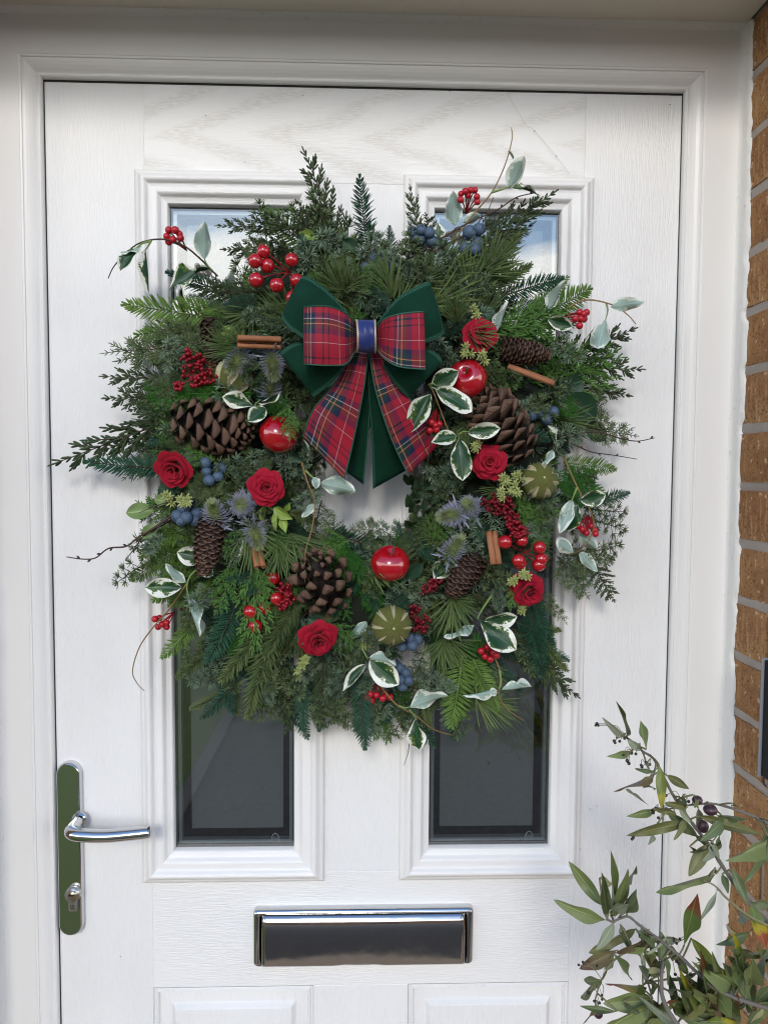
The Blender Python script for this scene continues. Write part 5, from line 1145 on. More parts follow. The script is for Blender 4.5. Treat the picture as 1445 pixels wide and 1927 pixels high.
vset([([(1060, 860, .07), (1080, 905, .085), (1095, 935, .09), (1112, 965, .09), (1116, 995, .085), (1098, 1030, .08), (1068, 1046, .075)], .0012, 0), ([(1085, 918, .088), (1080, 930, .09), (1074, 945, .09)], .0018, 1)],
     [(1092, 942, 1140, 932, 34, .09, .10, .1, 'd0'), (1076, 940, 1052, 1008, 30, .09, .10, .4, 'p1'), (1086, 950, 1066, 1000, 34, .088, .092, .3, 'd3'), (1078, 1040, 1045, 1012, 30, .08, .085, .2, 'p0'), (1090, 1005, 1124, 1035, 26, .07, .07, .2, 'p2'), (1090, 1040, 1124, 1075, 24, .07, .07, .2, 'p1')])
vset([([(925, 1120, .09), (905, 1150, .10), (898, 1165, .105)], .0016, 1), ([(925, 1225, .085), (940, 1262, .09), (940, 1290, .09), (938, 1310, .085), (955, 1335, .08), (985, 1356, .075)], .0011, 0), ([(940, 1262, .09), (942, 1285, .09), (938, 1297, .092)], .0018, 1)],
     [(904, 1170, 972, 1226, 48, .105, .125, .05, 'd1'), (912, 1168, 974, 1162, 36, .10, .11, .2, 'd0'), (892, 1176, 834, 1206, 20, .10, .11, .9, 'p1'), (934, 1298, 870, 1312, 17, .09, .095, 1.0, 'p0'), (944, 1298, 1001, 1296, 20, .09, .095, .9, 'p2'), (935, 1300, 920, 1305, 18, .09, .09, .3, 'p1')])
vset([([(680, 1200, .09), (683, 1222, .10), (692, 1240, .105)], .0016, 1), ([(715, 1290, .09), (745, 1325, .09), (780, 1345, .085), (815, 1372, .08), (852, 1384, .075)], .0012, 0), ([(750, 1328, .09), (762, 1332, .092), (772, 1330, .092)], .0016, 1), ([(770, 1335, .09), (778, 1345, .09), (785, 1355, .09)], .0013, 1)],
     [(696, 1242, 750, 1290, 50, .105, .12, .0, 'd0'), (694, 1238, 748, 1250, 24, .107, .13, .6, 'p0'), (688, 1250, 646, 1302, 26, .10, .108, .5, 'd2'), (772, 1332, 845, 1298, 36, .092, .105, .2, 'p3'), (782, 1352, 786, 1416, 32, .09, .095, .4, 'd1')])
vset([([(400, 1050, .075), (375, 1068, .08), (358, 1085, .085), (352, 1105, .085), (356, 1125, .085)], .0018, 1), ([(352, 1098, .085), (320, 1145, .075), (285, 1185, .07), (262, 1220, .065), (250, 1262, .06), (258, 1285, .06), (272, 1300, .06)], .0011, 0)],
     [(342, 1105, 270, 1106, 38, .085, .095, .1, 'd0'), (350, 1096, 308, 1062, 22, .085, .09, .7, 'p1'), (353, 1122, 372, 1200, 26, .085, .095, .6, 'p2')])
vset([], [(385, 1052, 332, 1040, 38, .085, .09, .1, 'd0'), (400, 1060, 380, 1085, 30, .08, .085, .4, 'd1'), (428, 1040, 456, 1020, 28, .09, .105, .6, 'd3')])
vset([([(568, 870, .10), (578, 905, .10), (592, 945, .10), (588, 990, .10), (575, 1040, .115), (574, 1095, .12)], .0012, 0), ([(575, 885, .10), (590, 900, .10), (604, 908, .10)], .0015, 1)],
     [(602, 910, 674, 922, 38, .10, .105, .2, 'p3'), (588, 898, 600, 918, 20, .10, .11, .3, 'p0'), (574, 862, 570, 826, 20, .095, .10, .6, 'd2'), (590, 948, 570, 975, 18, .10, .095, .5, 'p1')])
vset([([(478, 770, .11), (482, 760, .115), (490, 752, .12)], .0012, 1)], [(476, 764, 418, 744, 30, .115, .125, .2, 'd1'), (486, 758, 528, 742, 17, .118, .125, .8, 'd0'), (500, 768, 468, 792, 34, .115, .13, .1, 'd0')])
vset([], [(842, 1058, 815, 1090, 40, .09, .10, .1, 'd2'), (1000, 700, 960, 690, 20, .08, .08, .2, 'd1'), (690, 1170, 660, 1200, 24, .09, .09, .4, 'p0'), (720, 1205, 690, 1190, 22, .085, .09, .4, 'p2')])
leafset('light_leaf_sprig', [([(330, 940, .07), (300, 955, .07), (262, 960, .07)], .001, 2)], [(290, 960, 236, 965, 34, .07, .08, .2, 0), (300, 985, 270, 1015, 24, .07, .075, .4, 1), (320, 945, 290, 940, 22, .07, .07, .4, 1)], LL, VM)
leafset('light_leaf_sprig', [([(505, 955, .095), (520, 962, .10), (530, 968, .10)], .0012, 1)], [(515, 955, 550, 978, 26, .10, .11, .3, 0), (530, 968, 540, 1004, 16, .10, .105, .2, 1), (520, 962, 518, 1000, 15, .10, .105, .3, 0), (535, 965, 545, 942, 12, .10, .11, .5, 1), (500, 950, 490, 985, 16, .095, .10, .3, 0)], LLM, VM)
leafset('ivy_sprig', [([(1040, 730, .06), (1075, 750, .065), (1100, 770, .065)], .0012, 2)], [(1060, 745, 1122, 790, 62, .06, .07, .2, 0), (1055, 735, 1100, 715, 44, .06, .065, .4, 1), (1080, 770, 1085, 812, 44, .06, .065, .2, 0), (1100, 790, 1140, 830, 36, .05, .05, .3, 1)], LDK, VM)
leafset('ivy_sprig', [], [(755, 1090, 796, 1062, 34, .085, .10, .3, 0), (330, 940, 300, 915, 36, .06, .065, .3, 1), (905, 1020, 888, 985, 36, .085, .09, .3, 0), (350, 820, 372, 878, 36, .085, .095, .5, 1), (600, 1180, 580, 1165, 16, .11, .115, .2, 0), (430, 680, 480, 660, 30, .085, .09, .2, 0), (680, 480, 640, 450, 24, .08, .08, .2, 1), (930, 600, 905, 580, 32, .085, .09, .2, 0), (760, 1330, 800, 1320, 30, .06, .06, .2, 1), (530, 850, 570, 870, 20, .09, .1, .2, 0), (1000, 650, 990, 620, 30, .07, .07, .2, 0)], LDK, VM)
leafset('oak_leaf_sprig', [], [(470, 640, 412, 625, 26, .085, .095, .2, 0), (440, 632, 435, 655, 22, .09, .095, .2, 1), (450, 630, 420, 612, 18, .09, .09, .2, 0), (600, 450, 560, 440, 18, .08, .085, .3, 1)], LLM, VM)
lv = []; r = random.Random(4)
for k in range(40):
    x = r.uniform(770, 850); y = r.uniform(905, 1005) if x < 815 else r.uniform(930, 1010); a = r.uniform(-2.6, 0.2); lv.append((x, y, x+23*math.cos(a), y+23*math.sin(a), 15, .07, .08+r.uniform(0, .015), r.uniform(-.5, .5), k))
leafset('boxwood_sprig', [([(830, 1010, .06), (800, 970, .075), (775, 950, .08)], .0009, 2), ([(830, 1000, .06), (830, 950, .075), (815, 915, .08)], .0009, 2)], lv, LBX, VM)
# sedum-like pale sprays: little fleshy rosettes
M_SED = needle_mat('pale lime sedum', (0.34, 0.40, 0.12), (0.58, 0.62, 0.28), 0.55)
def sedum(px, py, n, spread, d, seed):
    r = random.Random(seed); b = MB(); root = P(px, py, d-0.02)
    for k in range(n):
        q = P(px+r.uniform(-spread, spread), py+r.uniform(-spread, spread), d+r.uniform(-.004, .006)); ax = (q-root).normalized(); b.tube([root, q], 0.0007, 4)
        u = ax.orthogonal().normalized(); v = ax.cross(u)
        for j in range(14):
            a = j*2.4; th = 0.25+0.085*j; dd = ax*math.cos(th)+(u*math.cos(a)+v*math.sin(a))*math.sin(th)
            b.needle(q-ax*0.0004*j, dd, ax, S(8+0.35*j, d), S(4.2, d), r.random(), 0, False, fold=0.6)
    b.obj('sedum_spray', M_SED, wreath)
for i, a in enumerate(((890, 588, 3, 9, .11), (880, 660, 3, 9, .135), (905, 672, 3, 10, .135), (345, 938, 4, 12, .105), (318, 940, 3, 12, .09), (952, 902, 4, 11, .115), (968, 920, 4, 12, .12), (978, 900, 3, 10, .11), (948, 930, 3, 8, .12), (900, 838, 3, 9, .125), (967, 1092, 4, 11, .115), (985, 1082, 3, 9, .115), (570, 1248, 4, 10, .105), (985, 1148, 2, 6, .09), (690, 1212, 2, 8, .09), (555, 1270, 2, 8, .09))): sedum(*a, i)
# ---- bare twigs
def twig(pts, r0, buds=True, seed=0):
    r = random.Random(seed); path = spline([P(*p) for p in pts], 5); b = MB(); b.tube(path, [r0*(1-0.6*i/(len(path)-1)) for i in range(len(path))], 6, t=r.random())
    if buds:
        for i in range(4, len(path)-1, 4):
            s_ = 1 if (i//4) % 2 else -1; p = path[i]; tg = (path[i+1]-path[i]).normalized(); sd_ = tg.cross(Vector((0, -1, 0)))*s_
            b.tube([p, p+sd_*r0*1.3+tg*r0, p+sd_*r0*1.9+tg*r0*2], [r0*.9, r0*.85, r0*.3], 5, t=r.random())
    b.obj('bare_twig', M_TWIG, wreath)
for i, (pts, r0) in enumerate((([(400, 905, .08), (330, 965, .08), (280, 1000, .08), (262, 1010, .078), (238, 1028, .078), (205, 1032, .075), (180, 1050, .075), (155, 1052, .075), (126, 1048, .075)], .0017), ([(390, 925, .075), (320, 980, .075), (275, 1005, .075), (255, 1030, .075), (236, 1055, .075)], .0013), ([(400, 900, .085), (345, 935, .085), (300, 950, .085), (262, 965, .085)], .0012),
    ([(985, 830, .08), (1060, 825, .07), (1115, 812, .07), (1170, 826, .07), (1200, 830, .07), (1231, 824, .07)], .0014), ([(985, 825, .075), (1060, 830, .07), (1110, 850, .07), (1150, 856, .07), (1198, 864, .07)], .0012), ([(750, 500, .08), (820, 455, .08), (880, 420, .075), (935, 395, .07), (970, 372, .07), (1005, 363, .07)], .0014), ([(770, 500, .085), (835, 462, .085), (880, 440, .08), (905, 425, .08), (928, 372, .07)], .0012), ([(800, 810, .13), (798, 850, .12), (786, 905, .11)], .0007), ([(812, 815, .13), (806, 860, .12), (800, 912, .11)], .0007), ([(770, 1390, .07), (768, 1415, .065), (760, 1440, .06)], .0007), ([(1120, 615, .07), (1100, 640, .07)], .0008))): twig(pts, r0, i < 7, i)

# ------------------------------------------------------------------ bow
bow = empty('bow', P(690, 650, .16), wreath); tag(bow, 'red tartan and green velvet double bow with navy knot')
m = NT('red tartan ribbon'); uv = m.coord('UV'); sp = m.n.new('ShaderNodeSeparateXYZ'); m.l.new(uv, sp.inputs[0])
RED, NAV, GRN, WHT, YEL, BLK = (0.265, 0.006, 0.022), (0.008, 0.010, 0.040), (0.004, 0.026, 0.022), (0.46, 0.43, 0.42), (0.40, 0.31, 0.12), (0.006, 0.005, 0.010)
SETT = [(0, RED), (.13, BLK), (.158, RED), (.24, BLK), (.275, RED), (.41, NAV), (.50, WHT), (.510, GRN), (.585, YEL), (.594, RED), (.606, GRN), (.67, NAV), (.76, RED), (.90, WHT), (.909, RED)]
def band(s): return m.ramp(m.math('FRACT', m.math('ADD', m.math('MULTIPLY', s, 1/0.062), 0.30)), SETT, True)
w1, w2 = band(sp.outputs[0]), band(sp.outputs[1])
tw = m.math('FRACT', m.math('MULTIPLY', m.math('ADD', sp.outputs[0], sp.outputs[1]), 900.0)); tws = m.ramp(tw, [(0.35, 0.30), (0.65, 0.70)])
m.set(Base__Color=m.mix(tws, w1, w2), Roughness=0.65, Sheen__Weight=0.03, Specular__IOR__Level=0.25); m.bump(tw, 0.15, 0.0003); M_TARTAN = m.mat
m = NT('green velvet ribbon'); uv = m.coord('UV'); sp = m.n.new('ShaderNodeSeparateXYZ'); m.l.new(uv, sp.inputs[0])
n = m.noise(m.coord('Object'), 40, 3); zig = m.math('FRACT', m.math('MULTIPLY', sp.outputs[0], 520.0))
edge = m.attr('hem'); st_ = m.math('MULTIPLY', m.ramp(edge, [(0.5, 0.0), (0.6, 1.0)]), m.ramp(zig, [(0.40, 0.0), (0.55, 0.8)]))
m.set(Base__Color=m.mix(st_, m.mix(n, (0.0015, 0.020, 0.011), (0.004, 0.040, 0.022)), (0.04, 0.13, 0.09)), Roughness=0.85, Sheen__Weight=0.10, Sheen__Roughness=0.3, Specular__IOR__Level=0.15); M_VELVET = m.mat
m.bump(m.noise(m.coord('Object', (1, 1, 0.6)), 45, 3, 0.6), 0.55, 0.006)
try: M_VELVET.node_tree.nodes['Principled BSDF'].inputs['Sheen Tint'].default_value = (0.10, 0.55, 0.35, 1)
except Exception: pass
M_TRIM = needle_mat('green ribbon edge stitch', (0.008, 0.060, 0.036), (0.05, 0.17, 0.12), 0.7)
def ribbon(nm, mats, rail_a, rail_b, nu, nv, wave=0.0, uv0=(0, 0), parent=None, bulge_=0.0, hem=True, crease=None):
    """cloth strip between two rails of (px, py, d); uv in metres; both long edges carry a stitched trim"""
    ra, rb_ = spline([P(*p) for p in rail_a], 8), spline([P(*p) for p in rail_b], 8)
    def at(path, t): 
        k = min(int(t*(len(path)-1)), len(path)-2); return path[k].lerp(path[k+1], t*(len(path)-1)-k)
    L = sum((ra[i+1]-ra[i]).length + (rb_[i+1]-rb_[i]).length for i in range(len(ra)-1))/2
    Wd = sum((at(ra, t)-at(rb_, t)).length for t in (0.2, 0.5, 0.8))/3
    b = MB(); hemv = []
    ph = random.uniform(0, 6)
    def fn(u, v):
        p = at(ra, u).lerp(at(rb_, u), v)
        off = bulge_*math.sin(PI*v)*math.sin(PI*min(1, u*1.0)) + wave*math.sin(v*9+ph)*(1-u)**1.5 + wave*0.35*math.sin(u*7+v*3+ph)
        hemv.append(1.0 if (v < 0.03 or v > 0.97) else 0.0)
        return p + Vector((0, -off, 0))
    vs = [0.0, 0.028] + [0.028+0.944*(k+1)/(nv-2) for k in range(nv-2)] + [1.0]
    def wrap(u, v): 
        i = v*nv; k = min(int(i+1e-6), nv-1); return fn(u, vs[k]+(vs[k+1]-vs[k])*(i-k))
    def uvf(u, v):
        i = v*nv; k = min(int(i+1e-6), nv-1); return (uv0[0]+u*L, uv0[1]+(vs[k]+(vs[k+1]-vs[k])*(i-k))*Wd)
    b.grid(wrap, nu, nv, uvfn=uvf)
    me = b.mesh(nm, mats); at_ = me.attributes.new('hem', 'FLOAT', 'POINT'); at_.data.foreach_set('value', hemv)
    o = link(bpy.data.objects.new(nm, me), parent or bow)
    sm = o.modifiers.new('cloth', 'SOLIDIFY'); sm.thickness = 0.0007; sm.offset = 0.0
    if len(mats) > 1: sm.material_offset = 1; sm.material_offset_rim = 1
    if hem:
        b = MB()
        for v in (0.0, 1.0):
            n_ = max(20, int(L/0.0011)); pts = []
            for k in range(n_+1):
                u = k/n_; p = wrap(u, v); q = wrap(u, 0.35/nv if v == 0 else 1-0.35/nv); pts.append(p.lerp(q, 0.35 if k % 2 else 0.0) + Vector((0, -0.0007, 0)))
            b.tube(pts, 0.00085 if 'tartan' in nm else 0.0005, 5, 0, t=random.random()*0.5)
        b.obj('edge_stitch', M_TRIM, o)
    return o
# green velvet loops (behind), each folds over at its outer end and returns to the knot
ribbon('velvet_loop', [M_VELVET], [(672, 612, .135), (628, 558, .150), (588, 526, .158), (567, 522, .150), (578, 540, .125), (630, 590, .105)], [(668, 650, .140), (610, 655, .160), (550, 622, .160), (531, 596, .150), (545, 600, .125), (630, 640, .105)], 40, 14, .0028, bulge_=.010)
ribbon('velvet_loop', [M_VELVET], [(708, 612, .135), (748, 562, .150), (788, 538, .158), (807, 532, .150), (800, 545, .125), (740, 600, .105)], [(708, 652, .140), (762, 655, .160), (818, 638, .160), (834, 628, .150), (826, 630, .125), (740, 640, .105)], 40, 14, .0028, bulge_=.010)
ribbon('velvet_loop', [M_VELVET], [(668, 640, .128), (610, 655, .140), (560, 645, .145), (528, 664, .140), (545, 668, .118), (620, 670, .10)], [(672, 664, .128), (650, 690, .142), (622, 722, .145), (590, 746, .138), (600, 735, .115), (640, 690, .10)], 36, 14, .0030, bulge_=.009)
ribbon('velvet_loop', [M_VELVET], [(708, 664, .128), (722, 692, .142), (742, 722, .145), (768, 748, .138), (765, 735, .115), (735, 690, .10)], [(710, 640, .128), (770, 650, .140), (812, 660, .145), (832, 680, .140), (815, 685, .118), (750, 670, .10)], 36, 14, .0030, bulge_=.009)
# green tails
ribbon('velvet_tail', [M_VELVET], [(680, 665, .125), (676, 730, .122), (662, 820, .105), (652, 888, .085)], [(698, 665, .125), (698, 730, .122), (692, 830, .105), (684, 912, .085)], 26, 12, .0012, bulge_=.003)
ribbon('velvet_tail', [M_VELVET], [(692, 668, .126), (694, 740, .122), (700, 830, .105), (702, 920, .085)], [(712, 668, .126), (722, 740, .122), (744, 825, .105), (766, 884, .085)], 26, 12, .0012, bulge_=.003)
# tartan tails
TT = [M_TARTAN, M_VELVET]
ribbon('tartan_tail', TT, [(661, 662, .142), (632, 720, .140), (590, 770, .132), (570, 822, .125)], [(693, 664, .142), (684, 735, .142), (665, 830, .130), (648, 902, .120)], 34, 16, .0012, (0.012, 0.004), bulge_=.005)
ribbon('tartan_tail', TT, [(694, 664, .142), (708, 740, .142), (736, 825, .130), (768, 894, .118)], [(722, 664, .142), (752, 722, .140), (795, 785, .128), (824, 838, .115)], 34, 16, .0012, (0.030, 0.013), bulge_=.005)
# tartan loops, front
ribbon('tartan_loop', TT, [(673, 616, .158), (650, 590, .178), (618, 577, .190), (580, 577, .186), (573, 580, .170), (590, 585, .150), (650, 618, .130)], [(672, 654, .158), (652, 684, .178), (618, 688, .190), (580, 686, .186), (574, 684, .170), (590, 680, .150), (650, 655, .130)], 54, 18, .0014, (0.0, 0.0), bulge_=.006)
ribbon('tartan_loop', TT, [(707, 654, .158), (722, 674, .178), (750, 690, .190), (793, 695, .184), (799, 694, .168), (780, 690, .150), (725, 655, .130)], [(707, 618, .158), (724, 600, .178), (752, 591, .190), (790, 587, .184), (796, 589, .168), (780, 595, .150), (725, 620, .130)], 54, 18, .0014, (0.026, 0.010), bulge_=.004)
# navy knot
m = NT('navy satin'); n = m.noise(m.coord('Object', (200, 200, 40)), 1, 3); m.set(Base__Color=m.mix(n, (0.010, 0.018, 0.11), (0.022, 0.040, 0.20)), Roughness=0.38, Sheen__Weight=0.1); m.bump(n, 0.4, 0.002); M_NAVY = m.mat
M_GOLD = simple('pale gold thread', (0.52, 0.47, 0.33), 0.45, Metallic=0.3)
b = MB()
C0 = P(689, 633, .163); hw, hh = S(18, .165), S(29, .165)
def knot(u, v):
    a = -0.55*PI + u*1.1*PI; x = (v*2-1); z = hh*math.sin(a)*1.0; y = -0.016*math.cos(a)
    y += -0.0014*math.sin(3*PI*v+0.6)*math.cos(a) - 0.0010*math.sin(5*v+6*u)
    return C0 + Vector((x*hw*(1-0.07*math.cos(a)) + 0.0006*math.sin(5*u), y, z))
b.grid(knot, 26, 14, flip=True); kn = b.obj('knot', M_NAVY, bow); sm = kn.modifiers.new('cloth', 'SOLIDIFY'); sm.thickness = 0.001; sm.offset = 0
b = MB()
for v in (0.02, 0.98):
    pts = [Vector(knot(k/60, v)) + Vector((0.0004*(-1)**k, -0.0008, 0)) for k in range(61)]; b.tube(pts, 0.0011, 5)
b.obj('gold_edge', M_GOLD, kn)
# ================================================================== olive shrub beside the door
shrub = empty('olive_shrub', (0.86, -0.42, -0.187)); tag(shrub, 'leafy olive-like shrub with grey stems and black berries in front of the brick reveal', 'shrub')
def Q(cx, cy): return (1020+cx*0.3254, 1300+cy*0.3254)
M_OBARK = needle_mat('grey olive bark', (0.10, 0.088, 0.075), (0.20, 0.18, 0.155), 0.8)
M_OTWIG = needle_mat('olive twig', (0.16, 0.15, 0.08), (0.26, 0.25, 0.13), 0.7)
def olive_leaf(name, c0, c1, tip=None, mid=None, spots=0.25, rough=0.45):
    m = NT(name); uv = m.coord('UV'); sp = m.n.new('ShaderNodeSeparateXYZ'); m.l.new(uv, sp.inputs[0]); e = m.math('ABSOLUTE', m.math('SUBTRACT', m.math('MULTIPLY', sp.outputs[1], 2.0), 1.0))
    vec = m.node('VectorMath', _operation='MULTIPLY_ADD'); vec.inputs[1].default_value = (5, 1.4, 1); m.l.new(uv, vec.inputs[0])
    cmb = m.n.new('ShaderNodeCombineXYZ'); rn = m.rand(); m.put(cmb.inputs[0], m.math('MULTIPLY', rn, 31.0)); m.l.new(cmb.outputs[0], vec.inputs[2])
    n = m.noise(vec.outputs[0], 1.5, 4, 0.6); n2 = m.noise(vec.outputs[0], 6.5, 2)
    c = m.mix(m.math('ADD', m.math('MULTIPLY', n, .7), m.math('MULTIPLY', rn, .3)), c0, c1)
    u = m.math('ADD', sp.outputs[0], m.math('MULTIPLY', m.math('SUBTRACT', n, 0.5), 0.35))
    if mid: c = m.mix(m.ramp(u, [(0.36, 0.0), (0.52, 1.0)]), c, mid)
    if tip: c = m.mix(m.ramp(u, [(0.60, 0.0), (0.74, 1.0)]), c, tip)
    c = m.mix(m.math('MULTIPLY', m.ramp(n2, [(0.66, 0.0), (0.74, 1.0)]), spots), c, (0.10, 0.05, 0.015))
    rib = m.ramp(e, [(0.035, 1.0), (0.09, 0.0)]); c = m.mix(m.math('MULTIPLY', rib, 0.5), c, tuple(min(.7, v*1.8+.03) for v in c1))
    m.bump(rib, 0.35, 0.03); m.set(Base__Color=c, Roughness=rough, Specular__IOR__Level=0.4); return m.mat
OL = {
 'g': olive_leaf('olive leaf green', (0.115, 0.155, 0.050), (0.195, 0.235, 0.090)), 'd': olive_leaf('olive leaf dark', (0.075, 0.108, 0.044), (0.130, 0.165, 0.072)),
 'o': olive_leaf('olive leaf olive', (0.110, 0.120, 0.040), (0.185, 0.185, 0.070), spots=.6), 's': olive_leaf('olive leaf silver underside', (0.18, 0.21, 0.14), (0.28, 0.31, 0.21), rough=0.7, spots=0.1),
 'b': olive_leaf('olive leaf brown', (0.115, 0.095, 0.045), (0.165, 0.135, 0.070), tip=(0.100, 0.058, 0.036), spots=.7), 'y': olive_leaf('olive leaf turning yellow', (0.090, 0.130, 0.025), (0.16, 0.19, 0.035), tip=(0.30, 0.27, 0.02), spots=.6),
 'r': olive_leaf('olive leaf with red tip', (0.070, 0.115, 0.030), (0.13, 0.18, 0.05), tip=(0.16, 0.045, 0.020)), 'w': olive_leaf('olive leaf turning yellow and red', (0.085, 0.135, 0.025), (0.13, 0.18, 0.04), mid=(0.36, 0.27, 0.015), tip=(0.28, 0.070, 0.025), spots=.5),
 'p': olive_leaf('olive leaf pale', (0.28, 0.29, 0.14), (0.40, 0.40, 0.22), rough=0.7)}
def sh_olive(u): return max(0.012, math.sin(PI*u**0.92)**0.82)*0.98
OLM = {k: [leaf_mesh('leaf', v, sh_olive, bd, cp, tw, nu=16, nv=6, seed=s, wave=.03) for s, (bd, cp, tw) in enumerate(((-.16, .16, .20), (.10, .12, -.25), (-.26, .10, .35), (.16, .2, .1)))] for k, v in OL.items()}
def branch(pts, r0, mat, name='branch'):
    path = spline([P(*p) for p in pts], 6); b = MB(); b.tube(path, [r0*(1-0.6*i/(len(path)-1))*(1+0.10*math.sin(i*1.7)) for i in range(len(path))], 8, t=random.random()); return b.obj(name, mat, shrub)
def qd(pts): return [(*Q(x, y), d) for x, y, d in pts]
main = branch([(1640, 2100, .40)]+qd([(1500, 1560, .37), (1306, 1345, .34), (1200, 1235, .33), (1080, 1075, .32), (960, 890, .31), (850, 745, .30), (760, 610, .30), (690, 480, .29), (640, 390, .29), (580, 350, .29), (520, 295, .29), (480, 265, .29)]), .0024, M_OBARK)
second = branch(qd([(1500, 1900, .40), (1050, 1750, .37), (900, 1635, .36), (790, 1530, .35), (650, 1420, .34), (560, 1355, .34), (490, 1305, .34), (400, 1335, .34), (360, 1290, .34), (345, 1240, .34)]), .0019, M_OBARK)
third = branch(qd([(1500, 900, .30), (1306, 770, .29), (1150, 700, .29), (1000, 655, .29), (860, 660, .295), (720, 685, .30)]), .0019, M_OBARK)
fourth = branch(qd([(1400, 1400, .35), (1190, 1300, .34), (1060, 1195, .33), (1000, 1130, .33), (930, 1095, .33)]), .0015, M_OTWIG)
fifth = branch(qd([(1000, 2200, .42), (800, 1960, .40), (700, 1790, .39), (690, 1640, .38), (700, 1560, .37)]), .0026, M_OBARK)
sixth = branch(qd([(670, 1430, .34), (570, 1480, .335), (430, 1545, .33), (345, 1665, .33), (305, 1790, .325)]), .0013, M_OTWIG)
seventh = branch(qd([(700, 1790, .39), (660, 1700, .36), (600, 1690, .34), (540, 1750, .335)]), .0013, M_OTWIG)
trunk = branch([(1640, 2100, .40), (1700, 2500, .42)], .008, M_OBARK, 'trunk')
tb = P(1640, 2100, .40)
b = MB(); b.tube(spline([Vector((0.86, -0.42, -0.187)), Vector((0.84, -0.42, 0.2)), Vector((0.80, -0.41, 0.45)), tb], 5), [0.014]*11+[0.011]*5, 8); b.obj('trunk', M_OBARK, shrub)
LV = [(490,260,450,75,40,'d'), (600,340,562,178,38,'g'), (470,270,360,178,38,'s'), (570,345,487,280,48,'s'), (520,350,378,385,40,'g'), (640,500,388,575,50,'b'), (675,430,697,690,58,'y'), (720,490,855,570,52,'o'), (660,690,490,730,42,'g'), (845,757,470,840,66,'o'), (650,465,528,458,26,'d'), (600,430,610,470,40,'s'), (590,520,650,580,46,'o'),
 (480,570,620,675,12,'s'), (790,650,705,670,50,'s'), (720,700,880,835,66,'d'), (635,810,622,892,34,'s'), (905,725,1280,835,66,'o'), (1050,735,935,880,66,'d'), (1010,720,1190,720,36,'d'), (1310,850,1085,1005,74,'g'), (1320,880,1155,1110,74,'d'), (945,890,850,1080,80,'o'), (1000,1060,645,1145,58,'g'), (1095,1030,1190,1240,56,'d'), (820,1470,890,1150,78,'r'), (1010,1155,905,1352,26,'s'), (1205,1240,1285,1490,92,'w'), (1200,1390,1010,1480,54,'d'), (1195,1220,1306,1230,50,'d'), (870,600,905,680,40,'g'), (900,680,880,800,60,'s'), (800,620,840,670,44,'d'), (980,870,1020,970,34,'s'), (850,900,1000,1010,36,'d'), (1000,1020,920,1090,36,'d'), (1040,1060,1075,1170,40,'d'),
 (345,1240,148,980,76,'g'), (370,1325,65,1240,76,'g'), (375,1290,328,1000,62,'d'), (395,1300,420,950,70,'g'), (330,1085,410,1108,58,'p'), (400,1300,505,1080,90,'g'), (440,1310,520,1105,76,'d'), (480,1090,556,1038,34,'g'), (380,1280,505,1215,50,'s'), (415,1340,320,1510,58,'s'), (540,1375,258,1500,74,'o'), (430,1500,205,1620,76,'b'), (640,1440,400,1515,66,'b'), (410,1520,360,1645,38,'g'), (420,1530,492,1672,52,'g'), (690,1560,690,1392,72,'d'), (590,1515,685,1620,60,'o'), (750,1560,750,1462,54,'d'), (860,1430,1052,1705,80,'y'), (915,1575,970,1690,44,'d'), (600,1720,340,1668,48,'w'), (345,1670,230,1695,74,'d'), (300,1690,218,1755,56,'d'), (450,1350,470,1440,40,'s'), (345,1250,365,1160,36,'g'),
 (640,1780,352,1832,110,'g'), (640,1815,325,1960,120,'g'), (430,1855,210,1825,34,'d'), (310,1840,228,1922,42,'b'), (705,1625,578,1630,54,'p'), (560,1590,605,1690,54,'d'), (740,1665,900,1640,44,'d'), (720,1730,860,1720,50,'d'), (760,1750,905,1960,66,'g'), (690,1960,715,1830,70,'d'), (1040,1570,1222,1830,94,'g'), (985,1715,1085,1890,90,'g'), (905,1640,985,1790,84,'b'), (1320,1680,1240,1870,92,'g'), (1240,1500,1320,1570,70,'g'), (925,1960,1000,1750,104,'b'), (1120,1960,1320,1840,80,'p'), (1060,1960,1110,1780,110,'g'), (1000,1900,1150,1960,100,'o'), (1180,1960,1260,1820,90,'d'), (560,1900,640,1960,70,'d'), (470,1800,560,1850,50,'d'), (820,1900,960,1800,70,'o'), (1280,1900,1330,1750,90,'g'), (620,1640,660,1760,50,'d'), (1330,760,1230,930,70,'d'), (1330,900,1290,980,70,'d'), (1130,1280,1150,1345,46,'s'), (1100,650,1115,690,46,'d')]
rl = random.Random(21)
for k in range(52):
    x0, y0 = rl.uniform(560, 1330), rl.uniform(1480, 1960)
    if y0 < 1950-(x0-560)*0.62: y0 = rl.uniform(max(1480, 1950-(x0-560)*0.62), 1970)
    a = rl.uniform(-PI, 0.25); L = rl.uniform(150, 270); LV.append((x0, y0, x0+L*math.cos(a), y0+L*math.sin(a), rl.uniform(42, 84), rl.choice('ggggdddoossyr')))
for (ax, ay, n_) in ((660, 1440, 6), (560, 1500, 6), (960, 900, 5), (800, 690, 5), (760, 1540, 5)):
    for k in range(n_):
        a = rl.uniform(-PI, PI); L = rl.uniform(90, 170); x0, y0 = ax+rl.uniform(-50, 50), ay+rl.uniform(-40, 40); LV.append((x0, y0, x0+L*math.cos(a), y0+L*math.sin(a), rl.uniform(30, 48), rl.choice('gdsog')))
brs = [(main, 'm'), (second, 's'), (third, 't'), (fourth, 'f'), (fifth, 'v'), (sixth, 'x'), (seventh, 'y')]
brp = {id(o): [WM[o.name] @ v.co for v in o.data.vertices] for o, _ in brs}
lbase = []
